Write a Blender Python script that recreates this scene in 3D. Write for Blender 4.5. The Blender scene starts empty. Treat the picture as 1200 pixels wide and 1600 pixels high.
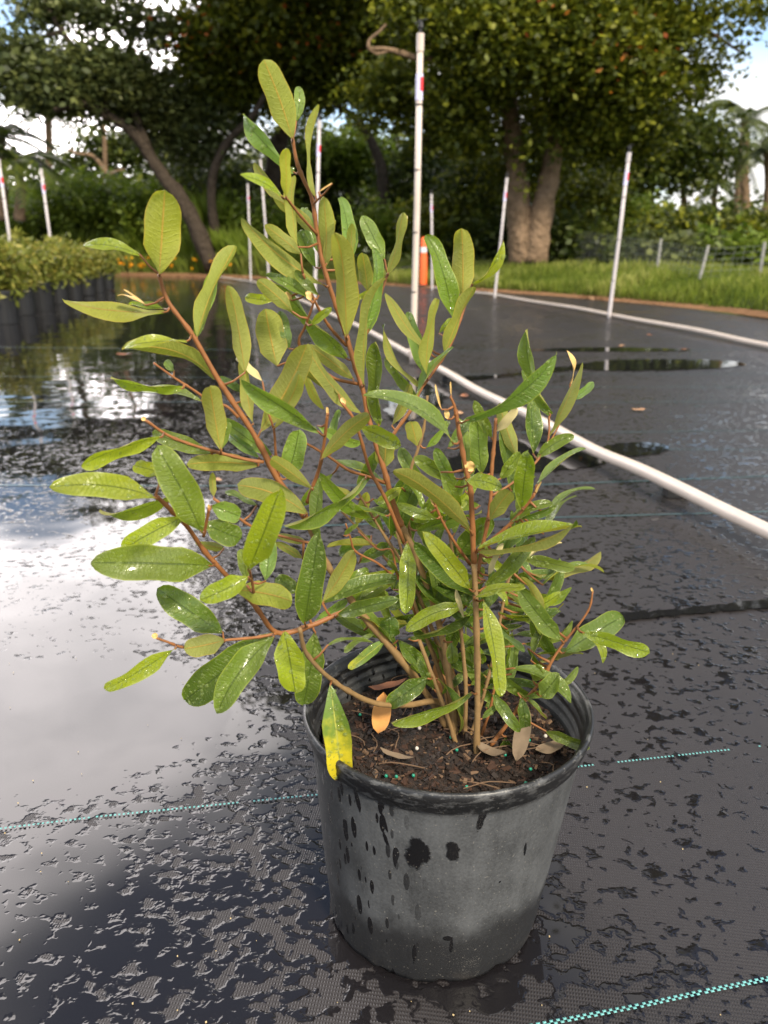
import bpy, bmesh, math, random
import numpy as np
from mathutils import Vector, Matrix, noise as mnoise
R = math.radians
random.seed(7); rng = np.random.default_rng(7)
scn = bpy.context.scene
col = scn.collection

# ------------------------------------------------------------ camera
FP = 1200.0; PITCH = 18.65; H = 0.60
cam_d = bpy.data.cameras.new("camera"); cam = bpy.data.objects.new("camera", cam_d); col.objects.link(cam)
cam.location = (0, 0, H); cam.rotation_euler = (R(90-PITCH), 0, 0)
cam_d.sensor_fit = 'VERTICAL'; cam_d.sensor_height = 34.6; cam_d.sensor_width = 25.95
cam_d.lens = FP/1600*34.6
cam_d.clip_start = 0.02; cam_d.clip_end = 3000
cam_d.dof.use_dof = True; cam_d.dof.focus_distance = 0.70; cam_d.dof.aperture_fstop = 7.6
scn.camera = cam
# ------------------------------------------------------------ view / render
scn.view_settings.view_transform = 'Standard'; scn.view_settings.look = 'None'
scn.view_settings.exposure = 0.85; scn.view_settings.gamma = 1.0
scn.cycles.use_denoising = True
scn.cycles.max_bounces = 8; scn.cycles.transparent_max_bounces = 12
# ------------------------------------------------------------ world
SUN_EL, SUN_AZ = 42.0, 152.0        # azimuth clockwise from +Y: behind the camera, to the right
W = bpy.data.worlds.new("World"); scn.world = W; W.use_nodes = True
wn, wl = W.node_tree.nodes, W.node_tree.links
wn.clear()
def WN(t, **k):
    n = wn.new(t)
    for a, b in k.items(): setattr(n, a, b)
    return n
sky = WN('ShaderNodeTexSky', sky_type='NISHITA', sun_disc=False, sun_elevation=R(SUN_EL), sun_rotation=R(SUN_AZ))
sky.air_density = 1.0; sky.dust_density = 0.6; sky.ozone_density = 1.5
tc = WN('ShaderNodeTexCoord')
def wmath(op, a, b=None, clamp=False):
    n = WN('ShaderNodeMath', operation=op, use_clamp=clamp)
    for i, v in enumerate((a, b)):
        if v is None: continue
        if isinstance(v, (int, float)): n.inputs[i].default_value = v
        else: wl.new(v, n.inputs[i])
    return n.outputs[0]
mp = WN('ShaderNodeMapping'); wl.new(tc.outputs['Generated'], mp.inputs['Vector'])
mp.inputs['Scale'].default_value = (1, 1, 1.9); mp.inputs['Location'].default_value = (0.35, 0.1, 0.62)
cn = WN('ShaderNodeTexNoise'); cn.inputs['Scale'].default_value = 2.3; cn.inputs['Detail'].default_value = 9; cn.inputs['Roughness'].default_value = .55
wl.new(mp.outputs[0], cn.inputs['Vector'])
cr = WN('ShaderNodeValToRGB'); cr.color_ramp.elements[0].position = .43; cr.color_ramp.elements[1].position = .53
wl.new(cn.outputs['Fac'], cr.inputs[0])
# a big bright cloud bank stands in front to the left (mirrored in the wet mat)
def lobe(az, el, c0, c1):
    d = WN('ShaderNodeVectorMath', operation='DOT_PRODUCT'); wl.new(tc.outputs['Generated'], d.inputs[0])
    d.inputs[1].default_value = (math.sin(R(az))*math.cos(R(el)), math.cos(R(az))*math.cos(R(el)), math.sin(R(el)))
    m = WN('ShaderNodeMapRange'); m.interpolation_type = 'SMOOTHSTEP'
    wl.new(d.outputs['Value'], m.inputs[0]); m.inputs[1].default_value = math.cos(R(c0)); m.inputs[2].default_value = math.cos(R(c1))
    return m.outputs[0]
bank0 = lobe(-34, 23, 30, 17)
opening = lobe(-12, 61, 26, 16)          # blue gap high in front, mirrored in the near wet mat
corners = wmath('MAXIMUM', lobe(-25.5, 13.5, 6.5, 2.5), lobe(23, 16.5, 8, 3))     # small blue gaps at both upper corners
bank = wmath('MULTIPLY', bank0, wmath('SUBTRACT', 1.0, wmath('MAXIMUM', opening, corners)))
bankn = wmath('MULTIPLY', bank, wmath('ADD', .45, wmath('MULTIPLY', cn.outputs['Fac'], 1.1)), True)
gaps = wmath('MAXIMUM', opening, corners)
cover = wmath('MAXIMUM', wmath('MULTIPLY', cr.outputs['Color'], wmath('SUBTRACT', 1.0, wmath('MULTIPLY', gaps, .9))), wmath('MULTIPLY', bankn, wmath('SUBTRACT', 1.0, wmath('MULTIPLY', gaps, .7))))
bri = wmath('ADD', .90, wmath('MULTIPLY', bankn, 3.5))
cl = WN('ShaderNodeMix', data_type='RGBA', blend_type='MIX')
cl.inputs[6].default_value = (1.0, .975, .95, 1); cl.inputs[7].default_value = (1.0, .93, .92, 1); wl.new(bankn, cl.inputs[0])
bgs = WN('ShaderNodeBackground'); bgs.inputs['Strength'].default_value = .15; wl.new(sky.outputs[0], bgs.inputs['Color'])
bgc = WN('ShaderNodeBackground'); wl.new(cl.outputs[2], bgc.inputs['Color']); wl.new(bri, bgc.inputs['Strength'])
mx = WN('ShaderNodeMixShader'); wl.new(cover, mx.inputs[0]); wl.new(bgs.outputs[0], mx.inputs[1]); wl.new(bgc.outputs[0], mx.inputs[2])
wo = WN('ShaderNodeOutputWorld'); wl.new(mx.outputs[0], wo.inputs['Surface'])
# ------------------------------------------------------------ sun (veiled by thin cloud)
sd = bpy.data.lights.new("sun", 'SUN'); so = bpy.data.objects.new("sun", sd); col.objects.link(so)
sd.energy = 3.3; sd.angle = R(9); sd.color = (1, .89, .70)
sdir = Vector((math.sin(R(SUN_AZ))*math.cos(R(SUN_EL)), math.cos(R(SUN_AZ))*math.cos(R(SUN_EL)), math.sin(R(SUN_EL))))
so.rotation_euler = sdir.to_track_quat('Z', 'Y').to_euler(); so.location = (3, -3, 6)

# ------------------------------------------------------------ geometry helpers
ct, st = math.cos(R(PITCH)), math.sin(R(PITCH))
def ray(px, py):
    u, v = (px-600)/FP, -(py-800)/FP
    return Vector((u, ct+v*st, -st+v*ct))
def at(px, py, Y):
    d = ray(px, py); return Vector((0, 0, H)) + d*(Y/d.y)
def gnd(px, py, z=0.0):
    d = ray(px, py); return Vector((0, 0, H)) + d*((z-H)/d.z)
def scale_at(py, Y): return (Y/ray(600, py).y)/FP       # metres per reference pixel
def new_mesh(name, V, F, mats, uv=None, smooth=False, mi=None):
    me = bpy.data.meshes.new(name)
    me.from_pydata([tuple(v) for v in V], [], F)
    for m in (mats if isinstance(mats, (list, tuple)) else [mats]): me.materials.append(m)
    if uv is not None:
        l = me.uv_layers.new(name='UVMap'); idx = np.zeros(len(me.loops), dtype=np.int32); me.loops.foreach_get('vertex_index', idx)
        l.data.foreach_set('uv', np.asarray(uv, dtype=np.float32)[idx].ravel())
    if smooth: me.polygons.foreach_set('use_smooth', [True]*len(me.polygons))
    if mi is not None: me.polygons.foreach_set('material_index', mi)
    return me
def link(name, me, parent=None):
    o = bpy.data.objects.new(name, me); col.objects.link(o)
    if parent: o.parent = parent
    return o
def tag(o, label=None, cat=None, group=None, kind=None):
    if label: o['label'] = label
    if cat: o['category'] = cat
    if group: o['group'] = group
    if kind: o['kind'] = kind
    return o
def empty(name, loc=(0,0,0)):
    o = bpy.data.objects.new(name, None); o.empty_display_size = .05; col.objects.link(o); o.location = loc
    return o
def local(parent, V):
    L = parent.location; return [Vector(v)-L for v in V]
def quads_mesh(name, V, nq, mat, tint=None):
    """V: (nq*4,3) array of quads"""
    me = bpy.data.meshes.new(name)
    me.vertices.add(nq*4); me.vertices.foreach_set('co', np.asarray(V, dtype=np.float32).ravel())
    me.loops.add(nq*4); me.loops.foreach_set('vertex_index', np.arange(nq*4, dtype=np.int32))
    me.polygons.add(nq); me.polygons.foreach_set('loop_start', np.arange(0, nq*4, 4, dtype=np.int32))
    try: me.polygons.foreach_set('loop_total', np.full(nq, 4, dtype=np.int32))
    except Exception: pass
    me.update(calc_edges=True)
    if tint is not None:
        a = me.attributes.new('tint', 'FLOAT', 'POINT'); a.data.foreach_set('value', np.repeat(np.asarray(tint, dtype=np.float32), 4))
    me.materials.append(mat)
    return me
def catmull(P, n=8):
    P = [np.array(p, float) for p in P]
    if len(P) < 3: return [P[0]*(1-t)+P[-1]*t for t in np.linspace(0, 1, n+1)]
    Q = [2*P[0]-P[1]] + P + [2*P[-1]-P[-2]]
    out = []
    for i in range(1, len(Q)-2):
        a, b, c, d = Q[i-1:i+3]
        for k in range(n):
            t = k/n; out.append(.5*((2*b)+(-a+c)*t+(2*a-5*b+4*c-d)*t*t+(-a+3*b-3*c+d)*t**3))
    out.append(P[-1]); return out
def tube(path, radii, seg=8, cap=True, wob=0.0):
    V, F = [], []
    n = len(path); path = [Vector(p) for p in path]
    ref = Vector((0.31, 0.9, 0.2)).normalized()
    for i, p in enumerate(path):
        t = (path[min(i+1, n-1)]-path[max(i-1, 0)]).normalized()
        a = t.cross(ref)
        if a.length < .1: a = t.cross(Vector((1, 0, 0)))
        a.normalize(); b = t.cross(a)
        for k in range(seg):
            an = 2*math.pi*k/seg
            r = radii[i]*(1+wob*mnoise.noise(p*60+Vector((k*.7, 0, 0))))
            V.append(p+a*math.cos(an)*r+b*math.sin(an)*r)
    for i in range(n-1):
        for k in range(seg):
            k2 = (k+1) % seg
            F.append((i*seg+k, i*seg+k2, (i+1)*seg+k2, (i+1)*seg+k))
    if cap:
        F.append(tuple(range(seg))[::-1]); F.append(tuple((n-1)*seg+k for k in range(seg)))
    return V, F
def lathe(profile, seg=64, off=lambda z: (0, 0), jit=None):
    V, F = [], []
    for i, (r, z) in enumerate(profile):
        ox, oy = off(z)
        for k in range(seg):
            a = 2*math.pi*k/seg
            rr, zz = (r, z) if jit is None else jit(i, a, r, z)
            V.append((ox+rr*math.cos(a), oy+rr*math.sin(a), zz))
    for i in range(len(profile)-1):
        for k in range(seg):
            k2 = (k+1) % seg
            F.append((i*seg+k, i*seg+k2, (i+1)*seg+k2, (i+1)*seg+k))
    return V, F
class MB:
    def __init__(s): s.V, s.F, s.M = [], [], []
    def add(s, V, F, m=0):
        o = len(s.V); s.V += [Vector(v) for v in V]; s.F += [tuple(i+o for i in f) for f in F]; s.M += [m]*len(F)
    def box(s, c, size, rot=None, m=0):
        x, y, z = [q/2 for q in size]; c = Vector(c)
        V = [Vector((a*x, b*y, d*z)) for a in (-1, 1) for b in (-1, 1) for d in (-1, 1)]
        if rot is not None: V = [rot @ v for v in V]
        s.add([v+c for v in V], [(0,1,3,2),(4,6,7,5),(0,4,5,1),(2,3,7,6),(0,2,6,4),(1,5,7,3)], m)
    def build(s, name, mats, parent=None, smooth=False):
        V = local(parent, s.V) if parent else s.V
        return link(name, new_mesh(name, V, s.F, mats, smooth=smooth, mi=s.M), parent)

# ------------------------------------------------------------ material helper
class Mat:
    def __init__(s, name):
        s.m = bpy.data.materials.new(name); s.m.use_nodes = True; s.n = s.m.node_tree.nodes; s.l = s.m.node_tree.links
        s.n.clear(); s.out = s.n.new('ShaderNodeOutputMaterial'); s.p = s.n.new('ShaderNodeBsdfPrincipled')
        s.l.new(s.p.outputs[0], s.out.inputs[0])
    def set(s, inp, v, node=None):
        i = (node or s.p).inputs[inp]
        if isinstance(v, bpy.types.NodeSocket): s.l.new(v, i)
        elif isinstance(v, (tuple, list)) and len(v) == 3 and i.type == 'RGBA': i.default_value = (*v, 1)
        else: i.default_value = v
    def node(s, t, ins=None, **k):
        n = s.n.new(t)
        for a, b in k.items(): setattr(n, a, b)
        for a, b in (ins or {}).items(): s.set(a, b, n)
        return n
    def math(s, op, a, b=0.0, c=None, clamp=False):
        n = s.node('ShaderNodeMath', operation=op, use_clamp=clamp); s.set(0, a, n); s.set(1, b, n)
        if c is not None: s.set(2, c, n)
        return n.outputs[0]
    def mix(s, f, a, b, bt='MIX'):
        n = s.node('ShaderNodeMix', data_type='RGBA', blend_type=bt); s.set(0, f, n); s.set(6, a, n); s.set(7, b, n); return n.outputs[2]
    def noise(s, vec, scale, detail=3, rough=.5, dist=0.0):
        n = s.node('ShaderNodeTexNoise', {'Scale': scale, 'Detail': detail, 'Roughness': rough, 'Distortion': dist})
        if vec is not None: s.l.new(vec, n.inputs['Vector'])
        return n.outputs['Fac']
    def smooth(s, v, a, b, lo=0.0, hi=1.0):
        n = s.node('ShaderNodeMapRange', interpolation_type='SMOOTHSTEP'); s.set(0, v, n)
        for i, q in enumerate((a, b, lo, hi)): s.set(i+1, q, n)
        return n.outputs[0]
    def obj(s): return s.node('ShaderNodeTexCoord').outputs['Object']
    def mapping(s, vec, scale=(1,1,1), rot=(0,0,0), loc=(0,0,0)):
        n = s.node('ShaderNodeMapping', {'Scale': scale, 'Rotation': rot, 'Location': loc}); s.l.new(vec, n.inputs['Vector']); return n.outputs[0]
    def bump(s, h, dist, strength=1.0, normal=None):
        n = s.node('ShaderNodeBump', {'Strength': strength, 'Distance': dist, 'Height': h})
        if normal is not None: s.l.new(normal, n.inputs['Normal'])
        return n.outputs[0]
def simple(name, c, rough=.6, spec=.4, var=.25, sc=30, bump=0.0):
    M = Mat(name); o = M.obj(); n = M.noise(o, sc, 4, .6)
    dark = tuple(q*(1-var) for q in c); lite = tuple(min(1, q*(1+var)) for q in c)
    M.set('Base Color', M.mix(n, dark, lite)); M.set('Roughness', rough); M.set('Specular IOR Level', spec)
    if bump: M.set('Normal', M.bump(n, bump))
    return M.m

# ============================================================ GROUND
EDGE_PX = [(-500, 428.5), (-200, 429), (0, 430), (180, 431), (320, 434), (450, 438), (600, 446), (740, 455), (860, 463), (1000, 475), (1100, 485), (1200, 497), (1300, 512), (1450, 535)]
EDGE = [gnd(*p) for p in EDGE_PX]
ex = np.array([p.x for p in EDGE]); ey = np.array([p.y for p in EDGE])
o_ = np.argsort(ex); ex, ey = ex[o_], ey[o_]
def edge(x): return np.interp(x, ex, ey)
def tz(x, y):
    d = np.maximum(0, y-edge(x))
    return np.minimum(.06*np.minimum(d, 2)+.018*d, .75)+.03*np.minimum(d, 1)*np.sin(x*1.3+y*.7)

# --- mat material
M = Mat('wet_ground_cover'); o = M.obj()
sep = M.node('ShaderNodeSeparateXYZ'); M.l.new(o, sep.inputs[0]); X, Y = sep.outputs[0], sep.outputs[1]
# region wetness
left = M.smooth(M.math('ADD', X, M.math('MULTIPLY', Y, .18)), .22, -.28)
near_gap = M.smooth(Y, .95, .55)                       # wetness thins a bit towards the camera
dx = M.math('MULTIPLY', M.math('ADD', X, .42), 3.6); dy = M.math('MULTIPLY', M.math('SUBTRACT', Y, .90), 6.5)
pool = M.smooth(M.math('ADD', M.math('MULTIPLY', dx, dx), M.math('MULTIPLY', dy, dy)), 1.5, .25)
dx2 = M.math('MULTIPLY', M.math('ADD', X, 2.2), .50); dy2 = M.math('MULTIPLY', M.math('SUBTRACT', Y, 5.2), .30)
pool2 = M.smooth(M.math('ADD', M.math('MULTIPLY', dx2, dx2), M.math('MULTIPLY', dy2, dy2)), 1.3, .3)
aniso = M.mapping(o, scale=(1.0, 1.25, 1), rot=(0, 0, R(20)))
n1 = M.noise(aniso, 66, 2.4, .50, .30); n2 = M.noise(aniso, 19, 2, .5, .4); n3 = M.noise(o, 2.2, 2, .5)
band = M.math('MULTIPLY', left, M.smooth(Y, .93, 1.12))
fld = M.math('ADD', M.math('MULTIPLY', n1, .62), M.math('ADD', M.math('MULTIPLY', n2, .28), M.math('MULTIPLY', n3, .22)))
bias = M.math('ADD', M.math('ADD', .010, M.math('MULTIPLY', left, .132)), M.math('ADD', M.math('MULTIPLY', pool, .16), M.math('ADD', M.math('MULTIPLY', band, .020), M.math('ADD', M.math('MULTIPLY', M.math('MULTIPLY', left, M.smooth(Y, 1.0, .84)), .030), M.math('MULTIPLY', pool2, .08)))))
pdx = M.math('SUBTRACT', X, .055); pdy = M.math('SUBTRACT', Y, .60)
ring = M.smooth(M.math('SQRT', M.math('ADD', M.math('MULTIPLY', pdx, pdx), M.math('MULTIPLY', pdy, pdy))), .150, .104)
bias = M.math('ADD', bias, M.math('MULTIPLY', ring, .11))       # wet ring round the pot's foot, also painting its contact shadow
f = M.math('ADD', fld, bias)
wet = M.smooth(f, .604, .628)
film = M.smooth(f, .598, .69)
# weave
wv1 = M.node('ShaderNodeTexWave', {'Scale': 125.0}, bands_direction='X'); M.l.new(M.mapping(o, rot=(0, 0, R(8))), wv1.inputs['Vector'])
wv2 = M.node('ShaderNodeTexWave', {'Scale': 85.0}, bands_direction='Y'); M.l.new(M.mapping(o, rot=(0, 0, R(8))), wv2.inputs['Vector'])
weave = M.math('MULTIPLY', wv1.outputs['Fac'], wv2.outputs['Fac'])
big = M.noise(o, .9, 4, .6); grime = M.noise(o, 9, 6, .65)
dry = M.mix(big, (.017, .0148, .0155), (.027, .0235, .0245)); dry = M.mix(M.math('MULTIPLY', grime, .5), dry, (.036, .031, .030)); dry = M.mix(M.math('MULTIPLY', weave, .45), dry, (.010, .009, .009))
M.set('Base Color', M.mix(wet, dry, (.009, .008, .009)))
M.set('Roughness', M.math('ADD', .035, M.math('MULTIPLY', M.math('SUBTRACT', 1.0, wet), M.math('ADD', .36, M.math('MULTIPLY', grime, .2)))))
M.set('IOR', 1.47)
nb = M.bump(weave, .0007, M.math('MULTIPLY', M.math('SUBTRACT', 1.0, wet), .7))
nb = M.bump(film, .0005, .75, nb)
nb = M.bump(M.noise(o, 3.0, 2, .5), .012, .35, nb)
M.set('Normal', nb)
MAT_GC = M.m
# --- ground mat sheet
mb_v, mb_f = [], []
xs = np.concatenate([np.linspace(-40, ex.min(), 6)[:-1], np.linspace(ex.min(), ex.max(), 60), np.linspace(ex.max(), 14, 5)[1:]])
for x in xs:
    e = float(edge(x))+.06*math.sin(x*5)+.04*math.sin(x*13+1)
    for y in (-6, 0, e*.5, e*.9, e): mb_v.append((x, y, .004))
for i in range(len(xs)-1):
    for j in range(4): mb_f.append((i*5+j, (i+1)*5+j, (i+1)*5+j+1, i*5+j+1))
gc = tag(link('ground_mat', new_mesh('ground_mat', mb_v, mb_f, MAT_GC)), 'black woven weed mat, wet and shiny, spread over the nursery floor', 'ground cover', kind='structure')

# --- coloured marker threads woven into the mat
thr = simple('marker_thread', (.13, .36, .35), .5, .3, .25, 60)
thr_far = simple('faded_marker_thread', (.055, .11, .12), .5, .3, .3, 40)
def stripe(pts, w, dash=None, gaps=0.1, mat=thr, zig=False):
    P = [gnd(*p, .0058) for p in pts]
    mb = MB(); rs = random.Random(int(pts[0][1]))
    for a, b in zip(P[:-1], P[1:]):
        L = (b-a).length; d = (b-a)/L; n = Vector((-d.y, d.x, 0))
        if dash is None:
            mb.add([a-n*w/2, b-n*w/2, b+n*w/2, a+n*w/2], [(0, 1, 2, 3)]); continue
        s = 0; k = 0; skip = 0
        while s < L-dash:
            if skip > 0: skip -= 1
            else:
                if rs.random() < gaps/6: skip = rs.randint(2, 8)
                e = dash*(.86 if zig else .78)*rs.uniform(.85, 1.05)
                for r_ in ((-1, 1) if zig else (0,)):
                    sh = (.5*dash if r_ == 1 else 0); off = n*(r_*w*.26)
                    ww = w*(.5 if zig else 1)
                    c = a+d*(s+sh)+off; z = Vector((0, 0, .0006))
                    mb.add([c-n*ww*.5, c+d*e*.62-n*ww*.5, c+d*e*.62+n*ww*.5, c+n*ww*.5, c+d*e*.3+z], [(0, 1, 4), (1, 2, 4), (2, 3, 4), (3, 0, 4)])
            s += dash; k += 1
    ob = link('marker_thread', new_mesh('marker_thread', mb.V, mb.F, mat), gc)
    return ob
stripe([(780, 1613), (1000, 1571), (1100, 1549), (1300, 1509)], .0042, .0058, .15, zig=True)
stripe([(-120, 1309), (150, 1276), (480, 1243), (700, 1221)], .0026, .0048, .12)
stripe([(860, 1203), (890, 1199), (1060, 1180), (1300, 1153)], .0026, .0048, .7)
for ln, w in (([(-200, 757), (300, 759), (849, 757), (1300, 740)], .006), ([(300, 828), (880, 808), (1300, 796)], .005),
              ([(-200, 627), (500, 628), (890, 629), (1400, 625)], .006), ([(600, 677), (1000, 675), (1300, 670)], .005),
              ([(700, 702), (1300, 702)], .004), ([(600, 605), (1300, 604)], .006), ([(-100, 541), (500, 548), (1300, 546)], .008), ([(700, 585), (1300, 584)], .005),
              ([(-100, 588), (560, 590)], .005)):
    stripe(ln, w, None, mat=thr_far)

# --- standing water
M = Mat('standing_water'); o = M.obj(); M.set('Base Color', (.010, .010, .011)); M.set('Roughness', .03); M.set('IOR', 1.5)
M.set('Normal', M.bump(M.noise(o, 9, 2, .5), .002, .3)); WATER = M.m
def puddle(poly, seed, jit=2.0, label=''):
    P = [np.array(p, float) for p in poly]+[np.array(poly[0], float)]
    C = catmull(P, 10)[:-1]; pts = []
    for i, c in enumerate(C):
        v = Vector((c[0]*.12, c[1]*.35, seed*3.1)); nn = mnoise.noise(v); nm = mnoise.noise(v*2.7)
        pts.append(gnd(c[0]+nn*jit*4, c[1]+(nn+.6*nm)*jit*.7, .0075))
    bm = bmesh.new(); vs = [bm.verts.new(p) for p in pts]; bm.faces.new(vs); bmesh.ops.triangulate(bm, faces=bm.faces[:])
    for f_ in bm.faces:
        if f_.normal.z < 0: f_.normal_flip()
    me = bpy.data.meshes.new('puddle'); bm.to_mesh(me); bm.free(); me.materials.append(WATER)
    tag(link('puddle', me), label, 'puddle', 'rainwater puddles on the mat', kind='structure')
puddle([(890, 570), (960, 562), (1060, 561), (1150, 565), (1158, 571), (1080, 577), (970, 579), (900, 576)], 1, 1.2, 'long thin puddle mirroring the dark trees beyond the pipe')
puddle([(930, 702), (960, 693), (1010, 691), (1042, 696), (1035, 706), (990, 712), (945, 710)], 2, 1.6, 'small puddle mirroring blue sky beside the white pipe')
puddle([(690, 722), (760, 690), (850, 690), (925, 712), (945, 724), (880, 733), (780, 738), (700, 735)], 3, 2.0, 'dark puddle under the near white pipe')
puddle([(880, 978), (960, 960), (1060, 951), (1140, 942), (1260, 930), (1260, 944), (1150, 953), (1050, 962), (960, 972), (890, 990)], 4, 3.6, 'narrow wavy puddle in a mat crease right of the plant')
puddle([(700, 590), (790, 584), (860, 574), (900, 573), (900, 578), (830, 584), (760, 592), (700, 597)], 5, 1.0, 'thin dark puddle running behind the right stems')
puddle([(820, 547), (900, 543), (1000, 543), (1080, 547), (1000, 549), (900, 549)], 6, .8, 'faint thin puddle line near the far pipe')
#puddle([(960, 724), (1060, 722), (1300, 717), (1300, 721), (1080, 727), (960, 729)], 7, 1.0, 'hairline puddle crossing the mat right of the pipe')
puddle([(600, 640), (640, 592), (690, 598), (700, 620), (660, 650), (620, 660)], 8, 2.0, 'puddle at the foot of the tallest riser')

# --- terrain beyond
xs = np.concatenate([np.linspace(-400, -45, 12), np.linspace(-40, 20, 130), np.linspace(24, 400, 12)])
tv, tf = [], []
rows = np.concatenate([[-300, -40, -6], [0], np.linspace(.04, 1, 6)[0:]*1.0, np.linspace(1.3, 14, 40), [18, 25, 40, 80, 200, 1200]])
for x in xs:
    e = float(edge(x))
    for r_ in rows:
        if r_ < 0: y = r_; z = -.02
        elif r_ == 0: y = e-.25; z = -.02
        else:
            y = e+r_; z = float(tz(x, y))
            if r_ < .03: z = 0
        tv.append((x, y, z))
nr = len(rows)
for i in range(len(xs)-1):
    for j in range(nr-1): tf.append((i*nr+j, (i+1)*nr+j, (i+1)*nr+j+1, i*nr+j+1))
M = Mat('turf_soil'); o = M.obj()
M.set('Base Color', M.mix(M.noise(o, 1.5, 6, .65), (.030, .042, .010), (.075, .095, .022))); M.set('Roughness', .95); M.set('Specular IOR Level', .1)
terr = tag(link('ground', new_mesh('ground', tv, tf, M.m, smooth=True)), 'grassy ground rising gently beyond the mat', 'ground', kind='structure')
# brown verge
xs = np.linspace(ex.min()-2, ex.max()+4, 160); vv, vf = [], []
for x in xs:
    e = float(edge(x)); w = (.55+.035*e)*(1+.35*mnoise.noise(Vector((x*.8, 3, 0)))); 
    for k in range(5):
        y = e-.03+(w+.03)*k/4; vv.append((x, y, float(tz(x, y))+.012 if k else .0075))
for i in range(len(xs)-1):
    for j in range(4): vf.append((i*5+j, (i+1)*5+j, (i+1)*5+j+1, i*5+j+1))
M = Mat('dead_straw'); o = M.obj(); n = M.noise(o, 14, 6, .7)
M.set('Base Color', M.mix(n, (.11, .055, .025), (.34, .19, .10))); M.set('Roughness', .9); M.set('Specular IOR Level', .15); M.set('Normal', M.bump(n, .03)); STRAW = M.m
tag(link('dirt_strip', new_mesh('dirt_strip', vv, vf, STRAW, smooth=True)), 'bare brown strip of soil and dead straw along the mat edge', 'soil', kind='structure')

# ---------------- foliage materials
def leafmat(name, c0, c1, c2, trans=.35, rough=.5):
    M = Mat(name); a = M.node('ShaderNodeAttribute', attribute_name='tint')
    r_ = M.node('ShaderNodeValToRGB'); M.l.new(a.outputs['Fac'], r_.inputs[0]); e = r_.color_ramp.elements
    e[0].color = (*c0, 1); e[1].color = (*c2, 1); q = e.new(.5); q.color = (*c1, 1)
    M.set('Base Color', r_.outputs[0]); M.set('Roughness', rough); M.set('Specular IOR Level', .35)
    t = M.node('ShaderNodeBsdfTranslucent'); M.l.new(r_.outputs[0], t.inputs[0])
    ms = M.node('ShaderNodeMixShader', {0: trans}); M.l.new(M.p.outputs[0], ms.inputs[1]); M.l.new(t.outputs[0], ms.inputs[2]); M.l.new(ms.outputs[0], M.out.inputs[0])
    return M.m
F_DARK = leafmat('dark_tree_leaf', (.018, .030, .005), (.055, .078, .010), (.15, .17, .025))
F_OLIVE = leafmat('olive_tree_leaf', (.032, .048, .004), (.100, .122, .010), (.28, .28, .022))
F_GREY = leafmat('grey_tree_leaf', (.030, .042, .014), (.078, .098, .028), (.19, .21, .060))
F_LITE = leafmat('fresh_tree_leaf', (.06, .10, .008), (.14, .20, .018), (.24, .30, .04), .45)
F_GRASS = leafmat('grass_blade', (.065, .11, .012), (.19, .24, .03), (.42, .42, .12), .45)
F_POT = leafmat('young_shrub_leaf', (.07, .09, .012), (.18, .20, .03), (.36, .30, .06), .4)
F_STRAW = leafmat('straw_blade', (.12, .06, .03), (.28, .15, .08), (.45, .30, .17), .1)
F_FLOWER = leafmat('flower_petal', (.55, .30, .01), (.75, .42, .01), (.85, .30, .02), .3)
F_ORANGE = leafmat('orange_leaf', (.25, .06, .01), (.40, .10, .02), (.50, .2, .02), .3)

def leaf_cloud(blobs, size, elong=1.6, clump=.28, per=14, seed=1, flat=.5, droop=0.0):
    """blobs: (x,y,z, rx,ry,rz, n).  returns V (n*4,3), tint"""
    g = np.random.default_rng(seed); VV, TT = [], []
    for (x, y, z, rx, ry, rz, n) in blobs:
        nc = max(1, int(n/per))
        d = g.normal(size=(nc, 3)); d /= np.linalg.norm(d, axis=1)[:, None]
        rad = g.random(nc)**.38
        C = d*rad[:, None]*np.array([rx, ry, rz])+np.array([x, y, z])
        cs = clump*g.uniform(.5, 1.5, nc)
        k = g.integers(0, nc, n)
        P = C[k]+g.normal(size=(n, 3))*cs[k][:, None]*np.array([1, 1, .6])
        t0 = g.random(nc)[k]
        u = g.normal(size=(n, 3)); u[:, 2] = u[:, 2]*flat-droop; u /= np.linalg.norm(u, axis=1)[:, None]
        w = g.normal(size=(n, 3)); w[:, 2] *= flat
        w -= u*(w*u).sum(1)[:, None]; w /= np.linalg.norm(w, axis=1)[:, None]
        L = size*g.uniform(.6, 1.4, n)[:, None]; B = L/elong*.5
        q = np.stack([P, P+u*L*.5+w*B, P+u*L, P+u*L*.45-w*B], axis=1)
        VV.append(q.reshape(-1, 3)); TT.append(np.clip(.70*t0**1.3+.38*g.random(n), 0, 1))
    return np.concatenate(VV), np.concatenate(TT)
def blob(px, py, Yd, rpx, rpy, n, ry=None):
    c = at(px, py, Yd); s = scale_at(py, Yd)
    return (c.x, c.y, c.z, rpx*s, (ry if ry else max(rpx, rpy)*s*.9), rpy*s, n)
def crown(parent, blobs, mat, size, name='crown', seed=1, **k):
    V, T = leaf_cloud(blobs, size, seed=seed, **k)
    V = V-np.array(parent.location)
    return link(name, quads_mesh(name, V, len(V)//4, mat, T), parent)
BARK = simple('tree_bark', (.060, .046, .034), .9, .1, .8, 9, .08)
BARK_L = simple('pale_tree_bark', (.20, .135, .085), .9, .1, .8, 7, .12)
def limbs(parent, paths, mat, name='trunk', seg=9, one=True):
    for i, (pts, r0, r1) in enumerate(paths):
        P3 = [at(p[0], p[1], p[2]) for p in pts]
        C = catmull(P3, 6); n = len(C)
        V, F = tube(C, [r0+(r1-r0)*(k/(n-1))**.8 for k in range(n)], seg, wob=.3)
        V = local(parent, V)
        link(name if i == 0 else 'limb', new_mesh(name, V, F, mat, smooth=True), parent)
def tree(name, base, label, cat='tree', group=None):
    b = at(*base); return tag(empty(name, b), label, cat, group)

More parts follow.
